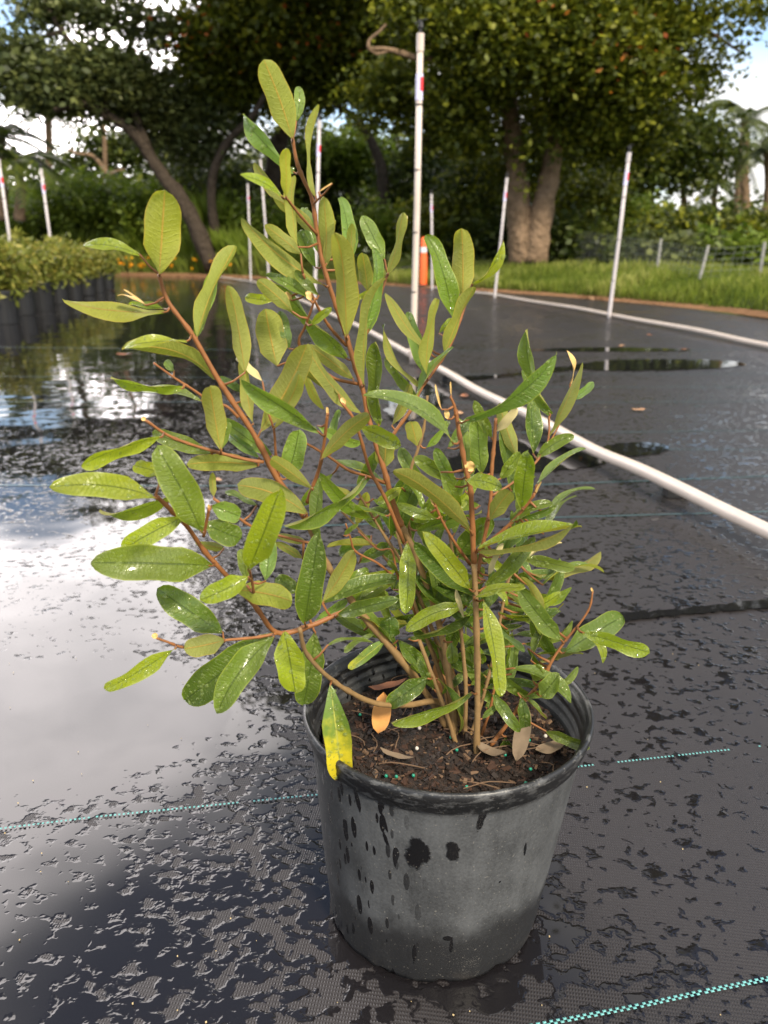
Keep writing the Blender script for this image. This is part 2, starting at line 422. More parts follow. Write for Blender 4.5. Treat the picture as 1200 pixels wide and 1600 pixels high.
# ---- left leaning tree
t = tree('broad_tree', (300, 345, 21), 'dark leaning tree at left whose bent trunk arches over the tall grass')
limbs(t, [([(335, 420, 21), (290, 322, 21), (262, 285, 21), (238, 250, 21), (205, 205, 20.8), (165, 180, 20.5), (130, 163, 20), (85, 172, 19.5)], .24, .06),
          ([(238, 250, 21), (215, 190, 21.2), (200, 130, 21.5), (205, 60, 22), (222, -10, 22)], .13, .05),
          ([(165, 180, 20.5), (135, 110, 20.5), (98, 50, 20.5), (60, -10, 20.5)], .13, .04),
          ([(345, 420, 21.5), (330, 300, 21.5), (350, 230, 21.5), (395, 180, 21.5), (430, 120, 21.5)], .16, .06),
          ([(205, 60, 22), (215, 20, 22), (250, -30, 22)], .06, .03),
          ([(98, 50, 20.5), (60, 60, 20.5), (20, 75, 20.5)], .06, .02)], BARK)
crown(t, [blob(150, 125, 21, 85, 40, 9000), blob(70, 125, 20.5, 70, 35, 5500), blob(215, 155, 22, 60, 45, 5000), blob(30, 90, 20.5, 50, 28, 1800), blob(110, 20, 21, 65, 18, 1300),
          blob(250, 50, 21.5, 45, 25, 700), blob(60, 10, 21, 40, 14, 500), blob(300, 200, 22.5, 80, 55, 5000), blob(180, 20, 21, 60, 20, 1000),
          blob(-70, 110, 21, 70, 40, 2600), blob(95, 150, 20, 55, 18, 1800)], F_GREY, .17, seed=11, clump=.3)
# ---- middle tree with rusty canopy
t = tree('broad_tree', (440, 370, 24), 'tall tree behind the plant top with olive canopy flecked rusty orange')
limbs(t, [([(430, 372, 24), (425, 290, 24), (440, 210, 24), (480, 140, 23.5), (530, 80, 23), (560, 20, 23)], .32, .08),
          ([(600, 350, 23), (595, 260, 23), (560, 190, 23), (500, 150, 22.5)], .20, .06)], BARK)
crown(t, [blob(345, 60, 22, 80, 60, 6500), blob(430, 40, 21.5, 100, 55, 9000), blob(540, 40, 21.5, 90, 50, 6500), blob(360, 130, 23, 90, 50, 7000), blob(470, 120, 23, 90, 55, 7000),
          blob(560, 120, 23, 80, 40, 5000), blob(430, -70, 22, 200, 60, 9000), blob(620, 60, 23, 60, 50, 3000)], F_OLIVE, .17, seed=12, clump=.3)
crown(t, [blob(300, 50, 21, 70, 50, 80), blob(450, 60, 21, 120, 50, 70)], F_ORANGE, .15, name='rusty_leaves', seed=13, per=2)
# ---- big right tree
t = tree('broad_tree', (825, 388, 16), 'massive twin-trunked tree with pale bark behind the far pipe')
limbs(t, [([(818, 410, 16), (813, 350, 16), (808, 290, 16), (801, 210, 16), (792, 130, 16), (780, 40, 15.8)], .31, .11),
          ([(832, 410, 15.9), (845, 335, 15.9), (860, 270, 15.9), (872, 200, 15.8), (884, 150, 15.6), (900, 70, 15.4)], .29, .08),
          ([(868, 215, 15.8), (860, 180, 15.7), (858, 140, 15.7), (850, 80, 15.6)], .13, .06),
          ([(900, 70, 15.4), (980, 60, 15.2), (1060, 40, 15), (1110, 52, 15), (1158, 82, 15)], .09, .02),
          ([(795, 150, 16), (740, 110, 15.5), (690, 95, 15), (650, 90, 14.6), (610, 78, 14.4), (575, 76, 14.2)], .10, .028),
          ([(575, 76, 14.2), (578, 62, 14.2), (592, 50, 14.2), (603, 38, 14.2)], .030, .018),
          ([(610, 78, 14.4), (590, 84, 14.3), (578, 78, 14.2)], .025, .02)], BARK_L)
crown(t, [blob(820, 60, 14.5, 110, 60, 13000), blob(900, 60, 14.5, 100, 60, 12000), blob(740, 40, 14.8, 90, 50, 7000), blob(960, 110, 14.8, 80, 60, 7500), blob(840, 108, 14.4, 90, 20, 4200),
          blob(930, 170, 15.5, 90, 45, 6000), blob(1030, 60, 15, 55, 35, 2600), blob(1000, 20, 15, 70, 30, 3000), blob(1080, 25, 15, 45, 14, 500), blob(730, 130, 15.2, 75, 55, 5000),
          blob(700, 190, 16.5, 55, 50, 4200), blob(735, 215, 15.5, 35, 22, 1200), blob(660, 20, 15, 70, 35, 2200), blob(880, -60, 15, 200, 60, 10000), blob(1110, 110, 15.2, 40, 20, 350),
          blob(1050, 130, 15.4, 55, 26, 1100), blob(980, 210, 16.5, 75, 45, 4800), blob(850, 190, 18, 100, 60, 6500), blob(820, 265, 19, 90, 50, 4000), blob(620, 150, 16.5, 80, 50, 4500), blob(1185, 15, 14.5, 20, 18, 260), blob(815, 250, 15.4, 14, 60, 260), blob(868, 215, 15.3, 16, 45, 260), blob(1120, 60, 15, 45, 25, 350), blob(1090, 140, 15.2, 40, 18, 300), blob(1165, 5, 14.8, 40, 14, 300)], F_OLIVE, .115, seed=14, clump=.2)
crown(t, [(3.8, 17, 9, 4.2, 3.6, 3.2, 9000), (1.0, 17.5, 8.6, 4, 3.2, 2.8, 8000), (6.3, 14.5, 10.5, 3.0, 3, 2.8, 5500), (7.2, 15.5, 7.6, 2.4, 2.4, 1.5, 3500), (-2.0, 19, 8.4, 3.2, 2.6, 2.2, 5000)], F_OLIVE, .24, name='upper_crown', seed=19, clump=.4)
crown(t, [blob(960, 80, 14, 50, 70, 50), blob(830, 40, 14, 100, 50, 24)], F_ORANGE, .10, name='rusty_leaves', seed=16, per=2)
# ---- right darker tree
t = tree('broad_tree', (1040, 330, 24), 'dark round-crowned tree right of the massive twin trunk, sky showing through')
limbs(t, [([(1010, 372, 24), (1015, 300, 24), (1030, 240, 24), (1050, 190, 24)], .16, .07), ([(1072, 372, 24.5), (1068, 300, 24.5), (1060, 240, 24)], .12, .06)], BARK_L)
crown(t, [blob(1040, 215, 24, 80, 45, 4200), blob(1000, 260, 24, 60, 50, 3600), blob(1110, 225, 24, 45, 35, 1000), blob(1080, 270, 24, 60, 25, 1200), blob(930, 260, 24, 60, 50, 4500)], F_DARK, .18, seed=16, clump=.34)
# ---- light green tree in the middle distance
t = tree('bushy_tree', (545, 330, 27), 'fresh green bushy tree lit in the gap above a dark hollow')
limbs(t, [([(548, 372, 27), (545, 310, 27), (540, 250, 27)], .12, .05)], BARK)
crown(t, [blob(545, 245, 26.5, 60, 24, 4200), blob(580, 262, 27, 45, 22, 2200), blob(510, 265, 27, 35, 22, 1800)], F_LITE, .2, seed=17, clump=.34)
# ---- pale bare-limbed tree at left
t = tree('bare_tree', (165, 310, 27), 'pale bare-limbed tree between the left palm and the leaning tree')
limbs(t, [([(168, 345, 27), (167, 300, 27), (165, 270, 27), (163, 215, 27), (160, 170, 27)], .13, .05),
          ([(166, 280, 27), (158, 258, 27), (143, 243, 27), (120, 240, 27), (105, 232, 27)], .10, .03),
          ([(167, 275, 27), (180, 268, 27), (195, 264, 27)], .06, .03)], BARK_L)
crown(t, [blob(160, 225, 28, 30, 16, 500), blob(195, 235, 29, 50, 22, 1600), blob(130, 252, 29, 40, 10, 700)], F_DARK, .2, seed=18)

# ---- palms
def palm(px, py_top, py_base, Yd, nf, L, label, seed, r=.16, droop=1.0, mat=F_DARK):
    g = random.Random(seed); b = at(px, py_base, Yd); top = at(px+g.uniform(-6, 6), py_top, Yd)
    t = tag(empty('palm_tree', b), label, 'palm tree', 'palm trees among the far trees')
    C = catmull([b, b.lerp(top, .5)+Vector((g.uniform(-.1, .1), 0, 0)), top], 8)
    V, F = tube(C, [r*(1-.25*i/(len(C)-1)) for i in range(len(C))], 9, wob=.2)
    link('trunk', new_mesh('trunk', local(t, V), F, BARK_L, smooth=True), t)
    for k in range(nf):
        az = 2*math.pi*k/nf+g.uniform(-.2, .2); el = g.uniform(-.3, 1.1)
        d = Vector((math.cos(az), math.sin(az), 0)); Q = []; T = []
        n = 22; spine = [top+d*(L*s*math.cos(el*.7))+Vector((0, 0, L*(s*math.sin(el)-droop*.75*s*s))) for s in np.linspace(0, 1, n)]
        for i in range(1, n-1):
            tan = (spine[i+1]-spine[i-1]).normalized(); sd_ = tan.cross(Vector((0, 0, 1)));  sd_.normalize()
            for sgn in (-1, 1):
                ll = L*.26*math.sin(math.pi*(.12+.85*i/n)); dd = (sd_*sgn+tan*.55+Vector((0, 0, -.45))).normalized()
                w = tan*.045
                Q += [spine[i]-w, spine[i]+w, spine[i]+dd*ll+w*.2, spine[i]+dd*ll-w*.2]; T.append(g.random()*.8)
            Q += [spine[i-1]-Vector((0, 0, .02)), spine[i]-Vector((0, 0, .02)), spine[i]+Vector((0, 0, .02)), spine[i-1]+Vector((0, 0, .02))]; T.append(.3)
        V = np.array([tuple(q-t.location) for q in Q])
        link('frond', quads_mesh('frond', V, len(T), mat, T), t)
palm(30, 250, 345, 20, 13, 1.5, 'dark palm at the far left edge beyond the shrub pots', 1, .13)
palm(70, 165, 340, 30, 12, 2.0, 'tall pale-trunked palm left of the leaning tree', 2, .15, 1.3, F_GREY)
palm(4, 215, 345, 22, 10, 1.6, 'palm cut by the left edge of the picture', 3, .16)
palm(1168, 185, 350, 28, 14, 2.1, 'tall palm with spread crown against white cloud at right', 4, .17, 1.0, F_GREY)
palm(1150, 240, 352, 30, 11, 1.7, 'slim palm standing just left of the tall right palm', 5, .12, 1.3)
palm(1196, 235, 352, 24, 12, 1.7, 'palm cut by the right edge of the picture', 6, .14, 1.2, F_GREY)
palm(1120, 285, 352, 34, 10, 1.5, 'short distant palm low behind the fence', 7, .12, 1.2)

# ---- shrubs / understory
SH = [(60, 330, 24, 90, 28, F_LITE, 2600, 'fresh green thicket behind the left shrub pots'),
      (310, 355, 23.5, 75, 22, F_LITE, 3000, 'low bright green scrub hiding the foot of the leaning tree'),
      (150, 310, 24, 80, 34, F_LITE, 3600, 'fresh green bush right of the two left risers'),
      (235, 330, 23.2, 60, 34, F_LITE, 3200, 'pale green bush beneath the arching trunk'),
      (330, 300, 25, 80, 50, F_DARK, 5200, 'dark shaded shrub between the two left trunks'),
      (420, 345, 22.8, 70, 32, F_LITE, 3400, 'bright green shrub behind the pair of left risers'),
      (470, 260, 27, 60, 70, F_DARK, 5200, 'tall dark thicket behind the plant top'),
      (535, 330, 28, 60, 40, F_DARK, 3600, 'very dark hollow shrub below the fresh green tree'),
      (600, 355, 22, 55, 32, F_LITE, 2800, 'bright green shrub left of the tallest riser'),
      (655, 285, 24, 60, 70, F_DARK, 5200, 'dark climbing thicket behind the tallest riser'),
      (690, 350, 20, 55, 40, F_OLIVE, 3000, 'olive bush behind the orange marker post'),
      (745, 300, 21, 45, 70, F_DARK, 4000, 'dark bush against the left side of the massive trunk'),
      (760, 370, 19, 45, 26, F_DARK, 1800, 'low dark bush at the foot of the massive trunk'),
      (920, 320, 20, 60, 50, F_OLIVE, 3800, 'olive bush right of the massive trunk'),
      (900, 375, 17, 55, 30, F_DARK, 2400, 'low dark bush behind the first fence post'),
      (980, 350, 20, 60, 38, F_LITE, 2600, 'fresh green bush behind the right riser'),
      (1050, 370, 18, 60, 34, F_OLIVE, 2600, 'olive bush behind the middle fence posts'),
      (1120, 365, 19, 60, 32, F_DARK, 2800, 'dark bush behind the leaning fence post'),
      (1185, 375, 17, 50, 34, F_OLIVE, 2600, 'olive bush at the right edge behind the fence'),
      (1040, 400, 14, 60, 16, F_GREY, 1500, 'low grey-green scrub along the wire fence'),
      (1150, 400, 14, 60, 18, F_LITE, 1700, 'low fresh scrub along the fence at right')]
for i, (x, y, Yd, rx, ry, m, n, lab) in enumerate(SH):
    b = at(x, y+ry, Yd); b.z = float(tz(b.x, b.y))
    s = tag(empty('shrub', b), lab, 'shrub', 'shrubs under the trees')
    P = at(x, y, Yd)
    V, F = tube([b, b.lerp(P, .6)+Vector((.05, 0, 0)), P], [.05, .035, .02], 6)
    link('stem', new_mesh('stem', local(s, V), F, BARK), s)
    crown(s, [blob(x, y, Yd, rx, ry, n), blob(x+rx*.2, y+ry*.7, Yd, rx*.9, ry*.6, n//3)], m, .15, name='foliage', seed=40+i, clump=.26)
# ---- far wood
bl = []
for i, x in enumerate(range(-700, 1900, 90)):
    top = 262 if x < 250 else (215 if x < 780 else (300 if x < 930 else 340))
    if x > 1500 or x < -150: top = 240
    yc = (top+400)/2; bl.append(blob(x, yc, 42+4*math.sin(i*2.1), 75, (400-top)/2*1.02, 2600, ry=3))
V, T = leaf_cloud(bl, .42, seed=77, clump=.7)
tag(link('far_wood', quads_mesh('far_wood', V, len(V)//4, F_DARK, T)), 'far dark wood reading as one mass behind the trees', 'wood', kind='stuff')

# ---- grass
def blades(n, xs, ys, hs, w, seed, lean=.5, g=None):
    g = np.random.default_rng(seed)
    x, y = xs(g, n), ys(g, n)
    if callable(y): pass
    return x, y
def grass(name, n, xf, df, hmin, hmax, w, mat, label, seed, lean=.45, cat='grass', patch=1.2):
    g = np.random.default_rng(seed)
    x = g.uniform(xf[0], xf[1], n); d = df[0]+(df[1]-df[0])*g.random(n)**1.4; y = edge(x)+d
    z = np.minimum(.06*np.minimum(d, 2)+.018*d, .75)+.03*np.minimum(d, 1)*np.sin(x*1.3+y*.7)
    pn = .5+.5*np.sin(x*patch*2.1+np.sin(y*patch*1.7)*1.5)*np.cos(y*patch*1.3+x*.6)
    h = (hmin+(hmax-hmin)*g.random(n))*(.55+.75*pn)
    a = g.uniform(0, 2*np.pi, n); le = g.uniform(0, lean, n)*h; ang = g.uniform(0, np.pi, n)
    base = np.stack([x, y, z-.01], 1); bw = np.stack([np.cos(ang)*w/2, np.sin(ang)*w/2, np.zeros(n)], 1)
    mid = base+np.stack([np.cos(a)*le*.3, np.sin(a)*le*.3, h*.6], 1); tip = base+np.stack([np.cos(a)*le, np.sin(a)*le, h*(1-.25*(le/h))], 1)
    q = np.stack([base-bw, base+bw, tip+bw*.15, mid-bw*.9], 1).reshape(-1, 3)
    T = np.clip(.55*pn+.45*g.random(n), 0, 1)
    return tag(link(name, quads_mesh(name, q, n, mat, T)), label, cat, kind='stuff')
grass('grass', 75000, (-3, 8.5), (.45, 8), .07, .24, .015, F_GRASS, 'rough green grass growing between the mat and the trees', 5)
grass('grass', 60000, (-13, -2.5), (.7, 9), .25, .75, .030, F_GRASS, 'rough green grass beyond the far end of the mat', 6)
grass('weeds', 34000, (-11, -2.2), (1.0, 4.5), 0.4, 1.1, .028, F_LITE, 'waist-high green weeds and grass under the left trees', 18, .5, 'weeds')
grass('tall_grass', 34000, (-13, -4.4), (2.0, 5.5), .8, 2.0, .024, F_LITE, 'tall reedy grass standing beneath the leaning tree', 8, .45)
grass('straw_litter', 26000, (-9, 8.5), (-.02, 1.1), .01, .045, .03, F_STRAW, 'brown straw and dead leaf litter along the mat edge', 9, 2.2, 'litter')
g = np.random.default_rng(21); n = 420; x = g.uniform(-10.0, -3.6, n); d = g.uniform(.2, 1.5, n); y = edge(x)+d
q = []
T = []
for i in range(n):
    if mnoise.noise(Vector((x[i]*.9, y[i]*.9, 1))) < -.02: continue
    c = np.array([x[i], y[i], float(tz(x[i], y[i]))+g.uniform(.18, .45)]); s = g.uniform(.03, .06)
    for k in range(2):
        u = g.normal(size=3); u /= np.linalg.norm(u); v = np.cross(u, g.normal(size=3)); v /= np.linalg.norm(v)
        q += [c-u*s, c+v*s, c+u*s, c-v*s]; T.append(g.random())
tag(link('wildflowers', quads_mesh('wildflowers', np.array(q), len(T), F_FLOWER, T)), 'small orange-yellow wildflowers scattered in the left grass', 'flowers', kind='stuff')

# ============================================================ IRRIGATION
PVC = simple('white_pvc', (.56, .47, .40), .40, .5, .16, 16); PVC2 = simple('pale_pvc_riser', (.50, .455, .45), .45, .4, .12, 12)
BLACK = simple('black_rubber', (.012, .012, .013), .5, .4, .3, 30); RED = simple('red_tape', (.75, .03, .04), .5, .4, .1, 20)
LIL = simple('white_label_tape', (.62, .60, .78), .5, .4, .1, 20)
JOINT = simple('stained_pvc', (.60, .50, .42), .5, .4, .25, 14)
def pipe(pts, r, label, z0, name='irrigation_pipe'):
    P = [gnd(p[0], p[1], z0) for p in pts]
    t = tag(empty(name, P[0]), label, 'pipe', 'white pipes laid on the mat')
    C = catmull(P, 8)
    C = [Vector(c)+Vector((0, 0, .004*math.sin(i*.5))) for i, c in enumerate(C)]
    V, F = tube(C, [r]*len(C), 20); link('tube', new_mesh('tube', local(t, V), F, PVC, smooth=True), t)
    return t, C
def coupling(t, p, d, r, L=.09):
    d = d.normalized(); V, F = tube([p-d*L/2, p+d*L/2], [r, r], 20); link('coupling', new_mesh('coupling', local(t, V), F, PVC), t)
t, C = pipe([(1420, 952), (1200, 828), (1007, 739), (900, 687), (780, 626), (700, 584), (640, 552), (550, 505), (492, 479), (421, 449), (392, 440), (340, 432)], .0165, 'thick cream white pipe crossing the mat from the right edge towards the centre', .05)
coupling(t, gnd(640, 552, .05), gnd(700, 582, .05)-gnd(640, 552, .05), .021)
for px_, py_ in ((1060, 749), (860, 656), (700, 582)):       # little support blocks that keep the pipe off the mat
    p = gnd(px_, py_, .05); mb = MB(); mb.box((p.x, p.y, .019), (.06, .04, .025)); mb.build('support_block', BLACK, t)
t2, C2 = pipe([(1420, 583), (1200, 539), (1080, 515), (952, 491), (860, 475), (773, 461), (738, 456), (674, 449)], .018, 'long white pipe lying along the far right side of the mat', .032)
def riser(bx, by, tx, ty, label, r=.017, Yd=None, bands=3, tape=True, head=True, zb=.05, mat=PVC2, hidden=False):
    b = gnd(bx, by, zb) if Yd is None else at(bx, by, Yd)
    if hidden: b.z = zb
    top = at(tx, ty, b.y)
    t = tag(empty('sprinkler_riser', (b.x, b.y, .006)), label, 'riser', 'white upright sprinkler risers')
    b0 = Vector((b.x, b.y, zb-.045))
    V, F = tube([b0, b, b.lerp(top, .5)+Vector((.004, 0, 0)), top], [r*1.15, r*1.1, r, r*.92], 16); link('post', new_mesh('post', local(t, V), F, mat, smooth=True), t)
    d = (top-b)
    for k in range(bands):
        f_ = 1-(k+1)*.78/(bands)-.0; p = b+d*max(.12, f_)
        V, F = tube([p-d*.0022, p+d*.0022], [r*1.1]*2, 16); link('joint_ring', new_mesh('joint_ring', local(t, V), F, BLACK), t)
    u = d.normalized()
    V, F = tube([top-u*.07, top+u*.01], [r*1.16, r*1.16], 16); link('cap', new_mesh('cap', local(t, V), F, mat), t)
    V, F = tube([top+u*.01, top+u*.03, top+u*.035, top+u*.06, top+u*.065], [r*.5, r*.5, r*.9, r*.7, r*.2], 10); link('sprinkler_head', new_mesh('sprinkler_head', local(t, V), F, BLACK), t)
    V, F = tube([top+u*.06+Vector((-.03, 0, -.01)), top+u*.07, top+u*.06+Vector((.035, 0, .012))], [.003, .004, .003], 6); link('sprinkler_arm', new_mesh('sprinkler_arm', local(t, V), F, BLACK), t)
    if tape:
        p = b+d*.855
        V, F = tube([p-u*.06, p+u*.06], [r*1.13, r*1.13], 16); link('tape', new_mesh('tape', local(t, V), F, LIL), t)
        c = p+Vector((r*.55, -r*.98, .02)); mb = MB()
        V, F = tube([p-u*.018, p, p+u*.045], [r*1.17, r*1.2, r*1.17], 24, cap=False)
        F2 = [f_ for f_ in F if (sum(V[i].x for i in f_)/4-p.x) > r*.35 or False]
        mb.add(V, F2); mb.build('red_tape', RED, t)
    return t
riser(645, 556, 657, 56, 'tallest riser, standing nearest on the thick pipe behind the plant', .0165, bands=4, mat=PVC)
riser(491, 480, 499, 190, 'riser right behind the plant top, half hidden by leaves')
riser(421, 449, 407, 250, 'right one of the two risers left of the plant top')
riser(392, 440, 387, 288, 'left one of the two risers left of the plant top')
riser(675, 450, 674, 304, 'distant riser just right of the orange marker post', zb=.04)
riser(773, 462, 792, 279, 'riser on the far pipe in front of the massive trunk', zb=.04)
riser(952, 491, 983, 240, 'rightmost riser, standing on the far pipe', .017, zb=.04)
riser(75, 352, 64, 265, 'second riser from the left edge, behind the shrub pots', Yd=10.7, hidden=True)
riser(11, 360, -2, 250, 'riser at the left edge, behind the shrub pots', Yd=9.5, hidden=True)

# orange marker post
b = gnd(661, 449, 0); s = scale_at(449, b.y)
OR = simple('orange_plastic', (.80, .13, .03), .45, .4, .08, 10); WT = simple('reflective_white', (.75, .75, .78), .3, .5, .05, 10)
t = tag(empty('marker_post', b), 'orange traffic marker post with white band beside the tallest riser', 'marker post')
w = 12*s; hh = 74*s
V, F = lathe([(w*.5, .03), (w*.5, hh*.60), (w*.42, hh*.66), (w*.40, hh*.95), (w*.25, hh), (0.001, hh)], 20); link('body', new_mesh('body', V, F, OR, smooth=True), t)
V, F = lathe([(w*.43, hh*.70), (w*.43, hh*.80)], 20); link('reflective_band', new_mesh('reflective_band', V, F, WT, smooth=True), t)
V, F = lathe([(w*.95, .0), (w*.95, .03), (w*.55, .05), (w*.5, .05)], 20); link('base', new_mesh('base', V, F, BLACK), t)
# coil of black hose
b = gnd(630, 442, 0)
t = tag(empty('hose_coil', b), 'slumped coil of black hose lying at the mat edge beside the orange post', 'hose')
for k in range(6):
    P = [b+Vector((.42*(1+.1*math.sin(k))*math.cos(a)+.05*math.sin(k*2), .25*math.sin(a), .04+.05*k+.02*math.sin(3*a+k))) for a in np.linspace(0, 6.1, 26)]
    V, F = tube(P, [.035]*len(P), 8); link('loop', new_mesh('loop', local(t, V), F, BLACK, smooth=True), t)
b2 = gnd(612, 441, 0); t = tag(empty('tarp_bundle', b2), 'crumpled pale grey tarp bundle beside the black hose', 'tarp')
V, F = [], []
for i in range(9):
    for j in range(9):
        u, v = i/8*2-1, j/8*2-1; r_ = max(0, 1-u*u)*max(0, 1-v*v)
        V.append((u*.30, v*.2, .02+.22*r_**.5*(1+.5*mnoise.noise(Vector((u*3, v*3, 1)))))) 
for i in range(8):
    for j in range(8): F.append((i*9+j, (i+1)*9+j, (i+1)*9+j+1, i*9+j+1))
link('tarp', new_mesh('tarp', V, F, simple('pale_tarp', (.33, .30, .30), .6, .3, .5, 9)), t)

# wire fence at right
FENCE = simple('weathered_post', (.30, .29, .27), .85, .2, .3, 8); WIRE = simple('galvanised_wire', (.20, .21, .20), .5, .5, .2, 20)
posts = [((873, 392), (880, 352), 17.5), ((1025, 432), (1033, 373), 12.2), ((1088, 453), (1107, 383), 10.6), ((1184, 448), (1195, 378), 10.2), ((1300, 470), (1315, 392), 9.3)]
b = at(1025, 432, 12.2); t = tag(empty('wire_fence', (b.x, b.y, float(tz(b.x, b.y)))), 'low wire mesh fence on thin grey posts in the right grass', 'fence')
ends = []
for (bp, tp, Yd) in posts:
    p, q = at(*bp, Yd), at(*tp, Yd); p.z = min(p.z, float(tz(p.x, p.y)))-.05
    mbp = MB(); V, F = tube([p, q], [.020, .018], 8); mbp.add(V, F)
    for k in range(5):
        c = p.lerp(q, .25+.15*k); V, F = tube([c, c+(q-p).normalized()*.02], [.025, .025], 8); mbp.add(V, F)
    mbp.build('post', FENCE, t); ends.append((p, q))
mb = MB()
for (p0, q0), (p1, q1) in zip(ends[:-1], ends[1:]):
    for k in range(8):
        f_ = .12+.115*k; V, F = tube([p0.lerp(q0, f_), p1.lerp(q1, f_)], [.002]*2, 4); mb.add(V, F)
    n = int((p1-p0).length/.12)
    for k in range(1, n):
        a, c = p0.lerp(p1, k/n), q0.lerp(q1, k/n); V, F = tube([a, a.lerp(c, .93)], [.0016]*2, 4); mb.add(V, F)
o = mb.build('wire_mesh', WIRE, t); o['kind'] = 'stuff'

# ============================================================ ROWS OF SHRUB POTS (left)
POTB = simple('black_nursery_pot', (.010, .010, .011), .5, .5, .3, 12)
def nursery_pot(seed, hgt=.30, r0=.13, r1=.155):
    V, F = lathe([(0.001, .0), (r0, 0), (r1, hgt-.03), (r1+.008, hgt-.03), (r1+.008, hgt), (r1-.006, hgt), (r1-.012, hgt-.04), (.001, hgt-.045)], 20)
    return new_mesh('pot', V, F, POTB)
potme = nursery_pot(0)
protos = []
for k in range(4):
    g = random.Random(k); bl = [(g.uniform(-.05, .05), g.uniform(-.05, .05), .50+.02*k, .20, .20, .20, 750), (0, 0, .38, .14, .14, .10, 250), (0, 0, .325, .20, .20, .07, 260)]
    V, T = leaf_cloud(bl, .075, elong=2.2, clump=.06, per=9, seed=100+k, flat=.9)
    f_me = quads_mesh('foliage', V, len(V)//4, F_POT, T)
    mb = MB()
    for j in range(6):
        a = g.uniform(0, 6.28); V, F = tube([(0.02*math.cos(a), .02*math.sin(a), .25), (.06*math.cos(a), .06*math.sin(a), .42), (.12*math.cos(a), .12*math.sin(a), .60)], [.006, .005, .003], 5); mb.add(V, F)
    protos.append((f_me, new_mesh('stem', mb.V, mb.F, BARK)))
spots = []
front = [(8, 506), (38, 492), (66, 483), (92, 475), (116, 468), (136, 462), (154, 457), (168, 453)]
names1 = ['nearest potted shrub of the front row at the left edge', 'second potted shrub from the near end of the front row', 'third potted shrub from the near end of the front row',
          'fourth potted shrub from the near end of the front row', 'fourth potted shrub from the far end of the front row', 'third potted shrub from the far end of the front row',
          'second potted shrub from the far end of the front row', 'farthest potted shrub of the front row, next to the open mat']
for i, p in enumerate(front): spots.append((gnd(*p), names1[i]))
FR = [s_[0] for s_ in spots]
for i in range(7):
    a = FR[i].lerp(FR[i+1], .4)+Vector((-.55, .05, 0)); spots.append((a, 'middle-row potted shrub just behind the '+['nearest', 'second nearest', 'third nearest', 'fourth nearest', 'fourth farthest', 'third farthest', 'second farthest'][i]+' front-row shrub'))
for i in range(0, 7):
    a = FR[i].lerp(FR[i+1], .8)+Vector((-1.1, .2, 0)); spots.append((a, 'back-row potted shrub two rows behind the '+['nearest', 'second nearest', 'third nearest', 'fourth nearest', 'fourth farthest', 'third farthest', 'second farthest'][i]+' front-row shrub'))
for i, (p, lab) in enumerate(spots):
    t = tag(empty('potted_shrub', (p.x, p.y, .006)), lab, 'potted plant', 'black-potted shrubs in rows at left')
    sc = 1.0 if i < 8 else 1.05
    sc *= 1+.08*math.sin(i*4.1); t.scale = (.93*sc, .93*sc, (.95+.07*math.sin(i*2.3))*sc); t.rotation_euler.x = .03*math.sin(i*5.3); t.rotation_euler.z = i*1.9
    f_me, s_me = protos[i % 4]; link('pot', potme, t); link('foliage', f_me, t); link('stem', s_me, t)

# ============================================================ FALLEN LEAVES ON THE MAT
DEAD = simple('dead_leaf', (.30, .13, .07), .6, .3, .4, 40); DEAD2 = simple('tan_dead_leaf', (.42, .24, .13), .6, .3, .4, 60)
PALE_DEAD = simple('pale_dry_leaf', (.17, .125, .085), .8, .2, .35, 90)
def flat_leaf(name, c, L, Wd, ang, mat, label, curl=.25, tiltv=0.0, cat='leaf', group=None, tw=0.0, parent=None):
    V, F = [], []; n = 8; m = 4
    for i in range(n+1):
        s = i/n; pw = (4*s*(1-s))**.6*Wd/2+.0002
        for j in range(m+1):
            u = j/m*2-1
            z = curl*L*(.25*(2*s-1)**2+.25*u*u*Wd/L)+.06*L*mnoise.noise(Vector((s*3, u*2, c[0]*9)))+tw*u*(s-.5)*L
            V.append(Vector(((s-.5)*L, u*pw, z+.002)))
    Rm = Matrix.Rotation(ang, 3, 'Z') @ Matrix.Rotation(-tiltv, 3, 'Y')
    V = [Rm @ v for v in V]
    for i in range(n):
        for j in range(m): F.append((i*(m+1)+j, (i+1)*(m+1)+j, (i+1)*(m+1)+j+1, i*(m+1)+j+1))
    zmin = min(v.z for v in V)
    o = link(name, new_mesh(name, V, F, mat, smooth=True), parent)
    o.location = Vector(c)-Vector((0, 0, min(0, zmin)))
    return tag(o, label, cat, group) if label else o
FL = [(997, 641, .055, 'small rust leaf lying on the mat right of the pipe'), (725, 620, .075, 'curled rust leaf beside the pipe behind the plant'), (1068, 546, .07, 'rust leaf on the mat above the long thin puddle'),
      (970, 541, .06, 'rust leaf on the mat left of its twin near the far pipe'), (1016, 524, .06, 'rust leaf just below the far pipe'), (194, 555, .09, 'rust leaf on the wet mat behind the left branch'),
      (719, 647, .05, 'brown leaf on the mat behind the right stem tip'), (600, 470, .10, 'brown leaf near the far end of the mat'), (250, 470, .12, 'brown leaf at the far left end of the mat'),
      (342, 751, .03, 'pale wet leaf on the mat behind the left leaves'), (178, 455, .12, 'brown leaf at the foot of the farthest shrub pot'), (560, 455, .12, 'brown leaf close to the mat edge')]
for i, (x, y, L, lab) in enumerate(FL):
    flat_leaf('fallen_leaf', tuple(gnd(x, y, .008)), L, L*.5, i*1.3, DEAD if i % 3 else DEAD2, lab, group='fallen leaves on the mat')

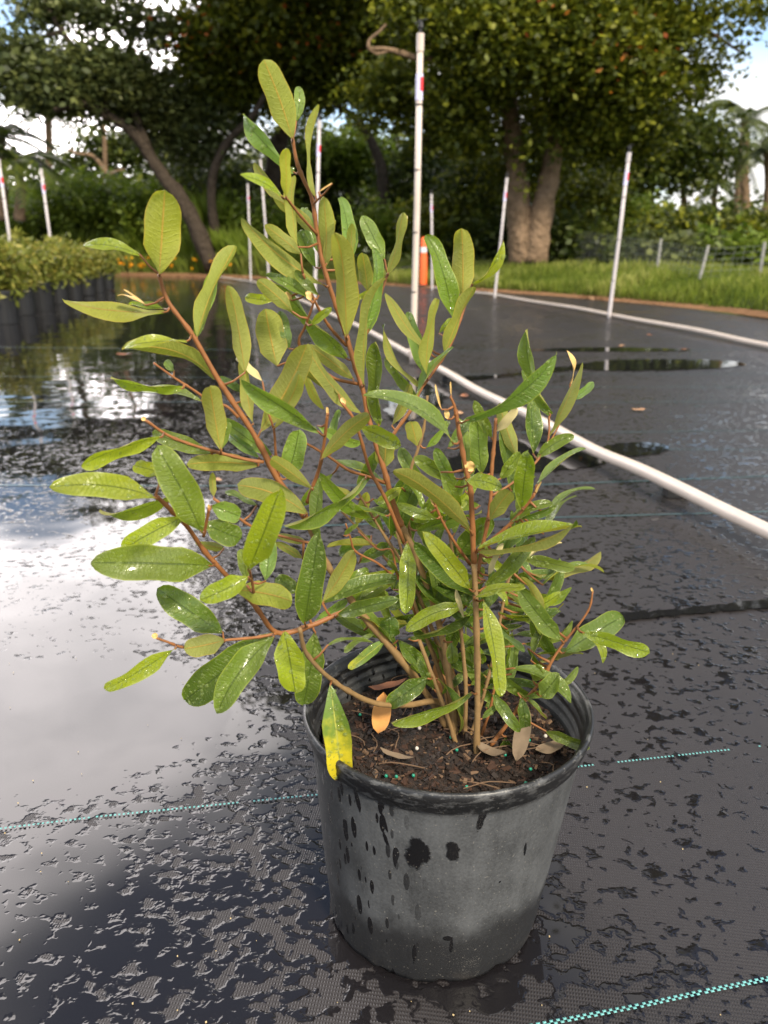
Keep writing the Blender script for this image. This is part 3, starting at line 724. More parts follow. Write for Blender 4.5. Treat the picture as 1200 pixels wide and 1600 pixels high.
# ============================================================ THE POT
PC = Vector((.0565, .597, .005)); PH = .2155; RT = .1245; RB = .1015
def off(z): return (-.009*(1-z/PH), 0)
M = Mat('dusty_black_pot'); o = M.obj()
sep = M.node('ShaderNodeSeparateXYZ'); M.l.new(o, sep.inputs[0]); X, Y, Z = sep.outputs
fine = M.noise(o, 420, 3, .6); cloud = M.noise(o, 22, 5, .6); vert = M.noise(M.mapping(o, scale=(70, 70, 5)), 1.0, 4, .6)
dust = M.math('ADD', M.math('MULTIPLY', cloud, .5), M.math('ADD', M.math('MULTIPLY', fine, .35), M.math('MULTIPLY', vert, .3)))
dust = M.smooth(dust, .32, .82)
# wet darkening at the foot and on the left side
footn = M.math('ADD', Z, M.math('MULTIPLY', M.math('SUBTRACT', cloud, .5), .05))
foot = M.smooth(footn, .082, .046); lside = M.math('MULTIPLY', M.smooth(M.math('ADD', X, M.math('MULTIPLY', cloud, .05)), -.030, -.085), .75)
# running drops on the left side
def spots(sc, dens, x0, x1, rz=14, seedv=0):
    v = M.node('ShaderNodeTexVoronoi', {'Scale': 1.0, 'Randomness': 1.0}); M.l.new(M.mapping(o, scale=(sc, sc, sc*.26), rot=(0, R(rz), 0), loc=(seedv, seedv*2, 0)), v.inputs['Vector'])
    cs = M.node('ShaderNodeSeparateColor'); M.l.new(v.outputs['Color'], cs.inputs[0])
    rad = M.math('MULTIPLY', M.smooth(cs.outputs[0], 1-dens, 1.0), .42)
    return M.math('MULTIPLY', M.math('LESS_THAN', v.outputs['Distance'], rad), M.smooth(X, x1, x0))
drops = M.math('MAXIMUM', spots(190, .8, -.066, -.025), spots(125, .6, -.055, -.010, 10, 3))
few = spots(55, .06, .2, .1, 6, 8)
def ell(px, py, rx, ry, ang=0):
    p = at(px, py, PC.y-.11); q = p-PC; q.y = 0
    # in-plane ellipse in (x,z) on the front face
    a = R(ang); s = scale_at(py, PC.y-.11)
    dx = M.math('SUBTRACT', X, q.x); dz = M.math('SUBTRACT', Z, q.z)
    u = M.math('ADD', M.math('MULTIPLY', dx, math.cos(a)/(rx*s)), M.math('MULTIPLY', dz, math.sin(a)/(rx*s)))
    v = M.math('ADD', M.math('MULTIPLY', dx, -math.sin(a)/(ry*s*1.1)), M.math('MULTIPLY', dz, math.cos(a)/(ry*s*1.1)))
    r_ = M.math('ADD', M.math('MULTIPLY', u, u), M.math('MULTIPLY', v, v)); r_ = M.math('ADD', r_, M.math('MULTIPLY', M.math('SUBTRACT', M.noise(o, 95, 4, .65), .5), 3.0))
    return M.math('MULTIPLY', M.smooth(r_, 1.25, .80), M.math('LESS_THAN', Y, 0.0))
E = None
for a in ((653, 1328, 17, 30, 0), (707, 1322, 11, 18, 10), (751, 1268, 6, 24, -12), (640, 1242, 36, 13, 0), (668, 1250, 18, 9, 0), (700, 1472, 8, 5, 0), (706, 1485, 3, 14, 0), (825, 1345, 2.5, 13, 0), (848, 1253, 4, 7, 10),
          (600, 1290, 3, 18, 15), (603, 1320, 3, 14, 15), (556, 1268, 4, 30, 10), (783, 1387, 2.2, 2.2, 0), (648, 1500, 3, 22, 0)):
    e_ = ell(*a); E = e_ if E is None else M.math('MAXIMUM', E, e_)
wetm = M.math('MAXIMUM', M.math('MAXIMUM', drops, few), E)
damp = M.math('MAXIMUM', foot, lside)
outside = M.smooth(Z, PH-.022, PH-.028)
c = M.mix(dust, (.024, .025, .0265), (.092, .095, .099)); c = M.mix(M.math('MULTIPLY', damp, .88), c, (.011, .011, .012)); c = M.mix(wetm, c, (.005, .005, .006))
scuff = M.math('MULTIPLY', M.smooth(M.noise(M.mapping(o, scale=(60, 60, 160)), 1.0, 5, .65), .52, .62), .55)
c = M.mix(outside, M.mix(scuff, (.014, .014, .015), (.13, .13, .13)), c)
c = M.mix(M.math('MULTIPLY', M.smooth(footn, .022, .006), M.smooth(cloud, .50, .68)), c, (.050, .042, .035))
spk = M.noise(o, 600, 0, .5); c = M.mix(M.math('MULTIPLY', M.smooth(spk, .77, .81), .28), c, (.35, .32, .27))
M.set('Base Color', c)
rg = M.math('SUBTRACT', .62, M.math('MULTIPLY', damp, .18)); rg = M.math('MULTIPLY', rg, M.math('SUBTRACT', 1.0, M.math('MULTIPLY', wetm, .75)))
rim = M.math('ADD', M.math('MULTIPLY', outside, .0), .0)
rg = M.mix(outside, (.40,)*3, rg)
M.set('Roughness', rg); M.set('Normal', M.bump(fine, .0004, .6, M.bump(wetm, .0008, .7)))
POT = M.m
prof = [(.001, .004), (RB-.022, .004), (RB-.012, .0), (RB-.001, .0), (RB, .005)]
for k in range(1, 11):
    f_ = k/10; prof.append((RB+(RT-.004-RB)*f_*.985, .006+(PH-.030)*f_))
prof += [(RT-.0035, PH-.022), (RT-.001, PH-.020), (RT-.0008, PH-.0155), (RT+.0008, PH-.0145), (RT+.0012, PH-.009), (RT+.0022, PH-.0078), (RT+.0030, PH-.0045), (RT+.0026, PH-.0012), (RT+.0010, PH), (RT-.0008, PH-.0006), (RT-.0022, PH-.0035)]
ri = RT-.0035
for k in range(4):
    z = PH-.008-k*.009; prof += [(ri-.0005-k*.0012, z), (ri-.0022-k*.0012, z-.002), (ri-.0022-k*.0012, z-.004), (ri-.0008-k*.0014, z-.006)]
prof += [(RT-.012, PH-.055), (RT-.018, PH-.10)]
def jit(i, a, r, z):
    if i <= 5:
        nn = mnoise.noise(Vector((math.cos(a)*3.5, math.sin(a)*3.5, 2)))+.6*mnoise.noise(Vector((math.cos(a)*9, math.sin(a)*9, 5)))
        if i in (1, 2, 3): z = z+max(0, .003*nn)+(.003 if (a*12/6.283) % 1 < .16 else 0)
        r += .0022*nn
    r += .0008*math.sin(2*a+1)*(z/PH)
    return r, z
V, F = lathe(prof, 144, off, jit)
pot = tag(link('plant_pot', new_mesh('plant_pot', V, F, POT, smooth=True)), 'dusty black plastic nursery pot with wet streaks, holding the bushy plant', 'pot'); pot.location = PC

# soil
SZ = PC.z+PH-.040
M = Mat('potting_soil'); o = M.obj(); n = M.noise(o, 90, 6, .7)
M.set('Base Color', M.mix(M.smooth(n, .4, .7), (.007, .005, .004), (.045, .024, .015))); M.set('Roughness', .75); M.set('Specular IOR Level', .4); M.set('Normal', M.bump(n, .006)); SOIL = M.m
V, F = [(0, 0, 0)], []; nr_, ns = 26, 72
for i in range(1, nr_+1):
    for k in range(ns):
        a = 2*math.pi*k/ns; r_ = (RT-.0125)*i/nr_; x, y = r_*math.cos(a), r_*math.sin(a)
        z = .005*mnoise.noise(Vector((x*30, y*30, 0)))+.0035*mnoise.noise(Vector((x*120, y*120, 1)))
        V.append((x, y, z))
for k in range(ns): F.append((0, 1+k, 1+(k+1) % ns))
for i in range(nr_-1):
    for k in range(ns): F.append((1+i*ns+k, 1+(i+1)*ns+k, 1+(i+1)*ns+(k+1) % ns, 1+i*ns+(k+1) % ns))
soil = link('soil', new_mesh('soil', V, F, SOIL, smooth=True), pot); soil.location = (0, 0, SZ-PC.z)
CH = [simple('bark_chip_dark', (.016, .009, .006), .7, .4, .4, 80), simple('bark_chip', (.048, .024, .015), .75, .3, .4, 80), simple('wood_shred', (.14, .088, .055), .8, .2, .4, 80)]
mb = MB(); g = random.Random(3)
for k in range(3200):
    r_ = (RT-.014)*math.sqrt(g.random()); a = g.uniform(0, 6.283)
    L = g.choice([.0015, .002, .002, .003, .004, .006]); rot = Matrix.Rotation(g.uniform(0, 6.3), 3, 'Z') @ Matrix.Rotation(g.uniform(-.6, .6), 3, 'Y') @ Matrix.Rotation(g.uniform(-.6, .6), 3, 'X')
    x, y = r_*math.cos(a), r_*math.sin(a)
    z = .005*mnoise.noise(Vector((x*30, y*30, 0)))+.0035*mnoise.noise(Vector((x*120, y*120, 1)))
    mb.box((x, y, z+.0008), (L*g.uniform(.8, 1.6), L*g.uniform(.3, .8), L*g.uniform(.15, .4)), rot, 0 if g.random() < .62 else (1 if g.random() < .75 else 2))
mul = link('bark_mulch', new_mesh('bark_mulch', mb.V, mb.F, CH, mi=mb.M), pot); mul.location = soil.location; mul['kind'] = 'stuff'
mb = MB()
for k in range(26):
    r_ = (RT-.02)*math.sqrt(g.random()); a = g.uniform(0, 6.283); L = g.uniform(.02, .05); x, y = r_*math.cos(a), r_*math.sin(a); b_ = g.uniform(0, 6.3)
    P = [Vector((x+L*(s-.5)*math.cos(b_)+.004*math.sin(s*5+k), y+L*(s-.5)*math.sin(b_), .004+.004*math.sin(3.1*s)+.001*k/26)) for s in np.linspace(0, 1, 6)]
    V, F = tube(P, [.0005]*6, 5); mb.add(V, F)
sh = link('dry_roots', new_mesh('dry_roots', mb.V, mb.F, CH[2]), pot); sh.location = soil.location; sh['kind'] = 'stuff'
GREEN = simple('fertiliser_green', (.01, .22, .14), .3, .5, .1, 20); PERL = simple('perlite', (.55, .50, .45), .8, .2, .1, 20)
for k in range(26):
    r_ = (RT-.02)*math.sqrt(g.random()); a = g.uniform(0, 6.283) if k > 12 else g.uniform(-2.4, -.4); rr = .0016 if k < 19 else .0018
    V, F = lathe([(.0001, -rr), (rr*.7, -rr*.7), (rr, 0), (rr*.7, rr*.7), (.0001, rr)], 8)
    q = link('fertiliser_bead' if k < 19 else 'perlite_grain', new_mesh('bead', V, F, GREEN if k < 19 else PERL, smooth=True), pot); q.location = (r_*math.cos(a), r_*math.sin(a), SZ-PC.z+.0045)
# ============================================================ THE PLANT
M = Mat('shrub_leaf')
uvn = M.node('ShaderNodeUVMap'); sp = M.node('ShaderNodeSeparateXYZ'); M.l.new(uvn.outputs[0], sp.inputs[0])
U, Vv = sp.outputs[0], sp.outputs[1]      # U -1..1 across (stored as is), V = metres along
geo = M.node('ShaderNodeNewGeometry'); back = geo.outputs['Backfacing']
oi = M.node('ShaderNodeObjectInfo'); tintc = oi.outputs['Color']; rnd = oi.outputs['Random']
au = M.math('ABSOLUTE', U)
ob = M.obj()
mot = M.noise(ob, 110, 4, .6); mot2 = M.noise(ob, 35, 2, .5)
# veins: chevrons
ph = M.math('ADD', M.math('MULTIPLY', Vv, 850.0), M.math('MULTIPLY', au, -4.0)); ph = M.math('ADD', ph, M.math('MULTIPLY', mot, 4.2))
vein = M.smooth(M.math('ABSOLUTE', M.math('SINE', ph)), .42, .0)
net = M.node('ShaderNodeTexVoronoi', {'Scale': 420.0}, feature='DISTANCE_TO_EDGE'); M.l.new(ob, net.inputs['Vector'])
netl = M.smooth(net.outputs['Distance'], .10, .0)
vein = M.math('MULTIPLY', M.math('MAXIMUM', vein, M.math('MULTIPLY', netl, .55)), M.smooth(au, 1.0, .75))
rib = M.smooth(au, .075, .03); marg = M.smooth(au, .90, .985)
topc = M.mix(mot2, (.068, .126, .012), (.135, .198, .020)); topc = M.mix(M.math('MULTIPLY', mot, .5), topc, (.15, .19, .035))
blot = M.smooth(M.noise(ob, 60, 5, .7), .70, .74); topc = M.mix(1.0, topc, tintc, 'MULTIPLY'); topc = M.mix(M.math('MULTIPLY', blot, .25), topc, (.20, .17, .03))
topc = M.mix(M.math('MULTIPLY', vein, .26), topc, (.20, .27, .07)); topc = M.mix(M.math('MULTIPLY', rib, .6), topc, (.045, .075, .015))
topc = M.mix(M.math('MULTIPLY', marg, .7), topc, (.30, .34, .06))
undc = M.mix(mot2, (.250, .265, .060), (.33, .335, .095)); undc = M.mix(M.math('MULTIPLY', mot, .6), undc, (.14, .15, .04))
undc = M.mix(.55, undc, M.mix(1.0, undc, tintc, 'MULTIPLY'))
undc = M.mix(M.math('MULTIPLY', vein, .30), undc, (.40, .41, .14)); undc = M.mix(M.math('MULTIPLY', rib, .85), undc, (.42, .27, .07)); undc = M.mix(M.math('MULTIPLY', marg, .7), undc, (.38, .28, .06))
cc = M.mix(back, topc, undc)
M.set('Base Color', cc); M.set('Roughness', M.math('ADD', .30, M.math('MULTIPLY', back, .25))); M.set('Specular IOR Level', M.math('SUBTRACT', .55, M.math('MULTIPLY', back, .3)))
M.set('Coat Weight', M.math('MULTIPLY', M.math('SUBTRACT', 1.0, back), M.math('MULTIPLY', M.smooth(mot2, .45, .6), .55))); M.set('Coat Roughness', .08)
M.set('Normal', M.bump(M.math('SUBTRACT', M.math('ADD', mot, M.math('MULTIPLY', rib, -1.0)), M.math('MULTIPLY', vein, .7)), .0007, .8))
tr = M.node('ShaderNodeBsdfTranslucent'); M.l.new(M.mix(1.0, cc, (1.5, 1.55, .55), 'MULTIPLY'), tr.inputs[0])
ms = M.node('ShaderNodeMixShader', {0: .44}); M.l.new(M.p.outputs[0], ms.inputs[1]); M.l.new(tr.outputs[0], ms.inputs[2]); M.l.new(ms.outputs[0], M.out.inputs[0])
LEAF = M.m
# yellowing leaf: colour runs along the blade
M = Mat('yellowing_leaf'); uvn = M.node('ShaderNodeUVMap'); sp = M.node('ShaderNodeSeparateXYZ'); M.l.new(uvn.outputs[0], sp.inputs[0]); U, Vv = sp.outputs[0], sp.outputs[1]
ob = M.obj(); mot = M.noise(ob, 70, 4, .6); oi = M.node('ShaderNodeObjectInfo')
f_ = M.math('ADD', M.math('MULTIPLY', Vv, 11.0), M.math('MULTIPLY', M.math('SUBTRACT', mot, .5), .8))
c = M.mix(M.smooth(f_, .25, .75), (.10, .16, .02), (.56, .46, .02)); c = M.mix(M.smooth(M.math('ABSOLUTE', U), .08, .03), c, (.30, .30, .05))
c = M.mix(M.math('MULTIPLY', M.smooth(f_, .90, .96), M.smooth(mot, .45, .5)), c, (.05, .025, .012))
M.set('Base Color', c); M.set('Roughness', .35); M.set('Normal', M.bump(mot, .0006, .7)); YEL = M.m
BARK_Y = simple('young_stem_bark', (.23, .092, .030), .55, .35, .35, 160, .0004); BARK_O = simple('old_stem_bark', (.21, .13, .055), .7, .25, .35, 140, .0005)
BUD = simple('tan_bud', (.55, .36, .13), .5, .3, .25, 120); DRYTIP = simple('dry_tan_leaf', (.45, .38, .18), .6, .3, .25, 90)
M = Mat('water_drop'); M.set('Base Color', (1, 1, 1)); M.set('Roughness', .02); M.set('IOR', 1.42); M.set('Transmission Weight', 1.0)
M.set('Transmission Weight', 0.0); M.set('Base Color', (.22, .28, .07)); M.set('Coat Weight', 1.0); M.set('Coat Roughness', .02)  # pale body colour paints in the bright look of light gathered in a drop
dd = M.node('ShaderNodeBsdfTransparent', {0: (1, 1, .96, 1)}); md = M.node('ShaderNodeMixShader', {0: .66}); M.l.new(M.p.outputs[0], md.inputs[1]); M.l.new(dd.outputs[0], md.inputs[2]); M.l.new(md.outputs[0], M.out.inputs[0])
DROP = M.m

plant = empty('bushy_plant', Vector((PC.x, PC.y, SZ)))
tag(plant, 'bushy shrub with long oval wet leaves and rust-brown stems growing in the black pot', 'plant')
SAMPLES = []     # (px,py,Y)
def yb(px, py):  # depth where this pixel meets the soil
    return gnd(px, py, SZ).y
def stem(pts, r0, r1, Yb, Ye, mat='y', seg=10, name='stem', reg=True):
    """pts listed tip first, base last. Yb/Ye: world depth at base / tip. radii in reference px."""
    pts = [np.array(p, float) for p in pts][::-1]
    L = [0]
    for a, b in zip(pts[:-1], pts[1:]): L.append(L[-1]+float(np.hypot(*(b-a))))
    if Yb is None: Yb = yb(*pts[0])
    P = []
    for p, l in zip(pts, L):
        f_ = l/L[-1]; Yd = Yb+(Ye-Yb)*f_; P.append((p[0], p[1], Yd))
    C = catmull(P, 6); n = len(C); path = [at(*c) for c in C]
    if gnd is not None and mat != 'y' and name == 'stem' and path[0].z < SZ+.02: path = [path[0]-Vector((0, 0, .012))]+path; C = [C[0]]+C; n += 1
    rad = []
    for i, c in enumerate(C):
        f_ = i/(n-1); r_ = .88*(r0+(r1-r0)*f_)*scale_at(c[1], c[2])
        r_ *= 1+.16*max(0, math.sin(i*1.9+pts[0][0]))**6*2
        rad.append(r_)
    V, F = tube(path, rad, seg, wob=.25)
    ob_ = link(name, new_mesh(name, local(plant, V), F, BARK_Y if mat == 'y' else BARK_O, smooth=True), plant)
    if reg: SAMPLES.extend([(c[0], c[1], c[2]) for c in C])
    return ob_
# main stems (old wood low, young wood high)
stem([(478, 810), (505, 872), (540, 925), (567, 961), (600, 1000), (647, 1057), (680, 1105), (700, 1138)], 6.6, 5.6, None, .600, 'o')
stem([(248, 428), (262, 470), (300, 522), (335, 583), (360, 622), (400, 684), (432, 745), (455, 778), (478, 810)], 6.2, 3.2, .600, .575)
stem([(243, 774), (262, 792), (290, 820), (320, 862), (352, 897), (397, 945), (432, 988), (480, 979), (524, 961), (555, 948)], 4.6, 4.0, .592, .505)
stem([(468, 982), (478, 1020), (512, 1057), (550, 1083), (592, 1100), (640, 1101), (680, 1096), (700, 1112)], 5.5, 3.6, .615, .500, 'o')
stem([(628, 822), (648, 865), (672, 930), (692, 1000), (704, 1080), (711, 1150)], 6.0, 4.8, None, .632, 'o')
stem([(541, 523), (551, 560), (567, 609), (574, 645), (588, 695), (602, 740), (613, 782), (628, 824)], 4.9, 4.2, .632, .640)
stem([(457, 217), (463, 250), (472, 275), (488, 313), (495, 360), (502, 400), (514, 445), (528, 485), (541, 523)], 4.4, 3.0, .640, .625)
stem([(447, 308), (466, 333), (495, 366)], 2.6, 1.8, .630, .605)
stem([(519, 287), (508, 301), (490, 318)], 2.2, 1.0, .628, .61)
stem([(473, 427), (487, 460), (502, 490), (516, 512), (541, 540)], 2.8, 2.0, .640, .60)
stem([(492, 467), (484, 490), (476, 512), (467, 533), (478, 560), (520, 590), (560, 600)], 2.8, 1.8, .640, .585)
stem([(606, 427), (600, 445), (590, 475), (576, 512), (560, 545), (552, 562)], 2.8, 2.2, .640, .650)
stem([(738, 445), (712, 520), (697, 551), (673, 587), (657, 609), (645, 635), (620, 671), (602, 700)], 3.2, 2.2, .635, .665)
stem([(668, 618), (662, 670), (652, 705), (642, 735), (636, 790), (650, 900), (668, 990), (690, 1060), (705, 1120)], 3.2, 2.4, None, .655, 'o')
stem([(535, 631), (551, 652), (562, 680), (577, 732), (593, 761), (608, 792), (632, 850)], 3.4, 2.4, .620, .590)
stem([(512, 645), (506, 695), (500, 727), (490, 757), (480, 785)], 3.6, 2.8, .600, .575)
stem([(472, 689), (513, 713), (545, 735), (577, 745), (603, 755)], 2.8, 2.0, .635, .60)
stem([(420, 647), (428, 673), (431, 710), (436, 745)], 2.4, 1.8, .600, .585)
stem([(228, 657), (262, 680), (300, 695), (345, 708), (385, 718), (412, 722)], 3.0, 2.6, .590, .55)
stem([(240, 567), (275, 592), (300, 608), (330, 628), (354, 635), (372, 652)], 2.8, 1.8, .585, .56)
stem([(335, 780), (360, 798), (392, 822), (440, 838), (492, 850)], 2.4, 2.0, .598, .57)
stem([(327, 795), (323, 815), (318, 838)], 3.0, 2.4, .515, .505)
stem([(390, 890), (396, 925), (386, 915)], 2.6, 2.4, .525, .50)
stem([(245, 997), (262, 1003), (290, 1012), (330, 1006), (355, 1000), (400, 996), (432, 990)], 2.6, 2.2, .55, .51)
stem([(741, 880), (744, 967), (746, 1065), (745, 1178)], 5.6, 5.0, None, .584, 'o')
stem([(712, 640), (718, 680), (728, 733), (735, 763), (738, 813), (741, 882)], 4.9, 3.6, .584, .575)
stem([(704, 620), (710, 634), (712, 648)], 3.0, 2.0, .575, .572)
stem([(775, 653), (772, 693), (768, 740), (766, 790), (755, 850), (745, 900)], 3.8, 3.0, .590, .600)
stem([(836, 770), (822, 790), (800, 815), (775, 838), (745, 862)], 3.2, 2.6, .585, .57)
stem([(926, 925), (921, 950), (905, 975), (882, 1003), (864, 1030), (845, 1065), (815, 1100), (790, 1135), (766, 1165)], 3.8, 1.5, None, .60)
stem([(676, 778), (690, 812), (712, 850), (735, 882)], 3.0, 2.0, .60, .58)
stem([(858, 650), (856, 690), (835, 725), (800, 755), (768, 775)], 2.4, 1.6, .595, .62)
stem([(892, 625), (860, 690), (838, 720)], 2.0, 1.2, .61, .63)
stem([(815, 878), (795, 905), (785, 950), (770, 1030), (752, 1100), (735, 1150)], 3.0, 2.2, None, .635, 'o')
stem([(560, 770), (590, 820), (640, 900), (676, 985), (700, 1060), (718, 1135)], 4.0, 2.0, None, .65, 'o')
stem([(535, 800), (600, 870), (655, 940), (683, 1002), (712, 1070), (722, 1140)], 4.0, 1.8, None, .66, 'o')
stem([(655, 1000), (676, 1058), (700, 1122), (712, 1160)], 4.2, 3.4, None, .60, 'o')
stem([(620, 830), (650, 950), (690, 1060), (705, 1125)], 4.4, 2.4, None, .63, 'o')
stem([(700, 820), (712, 900), (722, 1000), (728, 1080), (726, 1150)], 4.0, 2.4, None, .615, 'o')
stem([(780, 1010), (775, 1060), (765, 1110), (752, 1150)], 2.6, 2.0, None, .61, 'y')
stem([(560, 830), (590, 858), (612, 860), (622, 900), (650, 960)], 2.2, 1.4, .63, .63, 'y')
stem([(540, 818), (548, 842), (556, 862), (590, 880), (620, 905)], 2.2, 1.5, .63, .61)
SAMP = np.array(SAMPLES)

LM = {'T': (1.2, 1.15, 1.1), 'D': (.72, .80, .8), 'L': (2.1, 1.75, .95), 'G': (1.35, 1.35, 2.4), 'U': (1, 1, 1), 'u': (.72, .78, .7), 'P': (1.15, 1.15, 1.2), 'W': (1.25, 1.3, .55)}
DV, DF = [], []
def leaf(bx, by, tx, ty, w, typ='T', f=None, bend=0.0, drops=None, order=0, mat=None, petiole=True, Yb=None, seed=None):
    """base px, tip px, apparent width px. typ upper: colour; U/u/P/W show the underside. order -1 front, +1 back"""
    g = random.Random(int(bx*7+by*13+tx*3+ty))
    d2 = (SAMP[:, 0]-bx)**2+(SAMP[:, 1]-by)**2; i = int(np.argmin(d2)); sx, sy, sY = SAMP[i]
    if Yb is None: Yb = sY+order*.012*(1+g.random())
    lp = math.hypot(tx-bx, ty-by)
    s0 = scale_at(by, Yb)
    k = f if f is not None else (g.uniform(-.35, .25) if order == 0 else order*g.uniform(.15, .55))
    Yt = Yb+k*lp*s0
    B, T = at(bx, by, Yb), at(tx, ty, Yt)
    L = T-B; ln = L.length; L.normalize()
    mid = (B+T)/2; view = (mid-Vector((0, 0, H))).normalized()
    side = L.cross(view).normalized(); nf = side.cross(L).normalized()      # faces camera?
    if nf.dot(view) > 0: nf = -nf; side = -side
    under = typ in 'UuPW'
    wt = max(w, .26*lp if lp > 45 else w); roll = math.acos(min(1, w/wt))*(1 if g.random() < .5 else -1)
    roll += g.uniform(-.12, .12)
    Rm = Matrix.Rotation(roll, 3, L); side = Rm @ side; n = Rm @ nf
    if under: n = -n
    side = L.cross(n)                      # so that side x L winding is consistent
    wm = wt*scale_at((by+ty)/2, (Yb+Yt)/2)*.448
    img_side = L.cross(view).normalized()
    if (at(bx+10, by, Yb)-at(bx, by, Yb)).dot(img_side) < 0 and abs(ty-by) > abs(tx-bx): img_side = -img_side
    if (at(bx, by-10, Yb)-at(bx, by, Yb)).dot(img_side) < 0 and abs(ty-by) <= abs(tx-bx): img_side = -img_side
    N, Mm = 14, 6; V, uv, F = [], [], []
    fold = g.uniform(.12, .55); arch = g.uniform(.02, .13)*ln; sk = g.uniform(.92, 1.12); wav = g.uniform(0, 6.28); wa = g.uniform(.05, .16)*wm*2; twi = g.uniform(-.35, .35); curl = g.uniform(-.10, .16)*ln; sway = g.uniform(-.035, .035)*lp
    tipsharp = g.uniform(.44, .62)
    cv = []
    for i_ in range(N+1):
        s = .5-.5*math.cos(math.pi*i_/N); s = .35*i_/N+.65*s; ss = s**sk
        pr = max(0.0, 1-abs(2*ss-1)**3.3)**tipsharp*min(1, .30+.70*(s/.30)**.8 if s < .30 else 1)
        if i_ in (0, N): pr = .04
        c = B+L*(ln*s)+n*(arch*4*s*(1-s)-.35*arch*s-curl*max(0, s-.7)**2*5)+img_side*((bend+sway)*s0*4*s*(1-s))
        cv.append(c)
        for j in range(Mm+1):
            u = j/Mm*2-1; hw = wm*pr
            p = c+(side*math.cos(twi*(s-.5))+n*math.sin(twi*(s-.5)))*(u*hw*(1+.05*math.sin(s*14+wav*2+u)))+n*(fold*hw*abs(u)**1.3-fold*.3*hw)+n*(wa*math.sin(s*9+wav+u*2)*abs(u))
            V.append(p); uv.append((u, s*ln))
    for i_ in range(N):
        for j in range(Mm):
            F.append((i_*(Mm+1)+j, i_*(Mm+1)+j+1, (i_+1)*(Mm+1)+j+1, (i_+1)*(Mm+1)+j))
    # orient winding so the geometric normal is n
    a_, b_, c_ = V[F[Mm*6][0]], V[F[Mm*6][1]], V[F[Mm*6][2]]
    if (b_-a_).cross(c_-b_).dot(n) < 0: F = [f_[::-1] for f_ in F]
    mi = [0]*len(F)
    S = at(sx, sy, sY)
    if petiole and (S-B).length < .05:
        midp = S.lerp(B, .5)+Vector((0, 0, -.0015))
        r_ = 1.5*s0; P_ = [S, midp, B, cv[1]]
        tv_, tf_ = tube(P_, [r_*1.5, r_*1.1, r_*.95, r_*.3], 7); o_n = len(V); V += tv_; uv += [(0, 0)]*len(tv_); F += [tuple(q+o_n for q in f_) for f_ in tf_]; mi += [1]*len(tf_)
    m0 = {'Y': YEL, 'B': BUD, 'X': DRYTIP}.get(typ, LEAF)
    me = new_mesh('leaf', local(plant, V), F, [m0, BARK_Y], uv=uv, smooth=True, mi=mi)
    ob_ = link('bud' if typ == 'B' else 'leaf', me, plant)
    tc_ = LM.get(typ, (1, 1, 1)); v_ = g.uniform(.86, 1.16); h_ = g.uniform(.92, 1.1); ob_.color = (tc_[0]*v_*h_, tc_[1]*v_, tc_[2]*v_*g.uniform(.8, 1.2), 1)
    # droplets on upper faces
    nd = drops if drops is not None else (0 if under or typ in 'BX' else int(lp*max(w, 12)/125*g.uniform(.5, 1.6)))
    for _ in range(nd):
        s = g.uniform(.08, .93); u = g.uniform(-.85, .85); i0 = min(N-1, int(s*N)); fr = s*N-i0; jj = (u+1)/2*Mm; j0 = min(Mm-1, int(jj)); fj = jj-j0
        q = lambda a, b: V[a*(Mm+1)+b]
        p = q(i0, j0).lerp(q(i0, j0+1), fj).lerp(q(i0+1, j0).lerp(q(i0+1, j0+1), fj), fr)
        nn = (q(i0, j0+1)-q(i0, j0)).cross(q(i0+1, j0)-q(i0, j0))
        if nn.length < 1e-12: continue
        nn.normalize(); 
        if nn.dot(n) < 0: nn = -nn
        r_ = s0*g.choice([1.2, 1.4, 1.6, 1.9, 2.3, 2.8, 3.6]); a = nn.orthogonal().normalized(); b = nn.cross(a); o_n = len(DV); el = g.uniform(1, 1.5)
        for (rr, hh_) in ((1, .02), (.82, .38), (.42, .6)):
            for k_ in range(8):
                an = k_*math.pi/4; DV.append(p+a*(math.cos(an)*rr*r_*el)+b*(math.sin(an)*rr*r_)+nn*(hh_*r_*.8+.00012))
        DV.append(p+nn*(.66*r_*.8+.00012))
        for lv in range(2):
            for k_ in range(8): DF.append((o_n+lv*8+k_, o_n+lv*8+(k_+1) % 8, o_n+(lv+1)*8+(k_+1) % 8, o_n+(lv+1)*8+k_))
        for k_ in range(8): DF.append((o_n+16+k_, o_n+16+(k_+1) % 8, o_n+24))
    return ob_
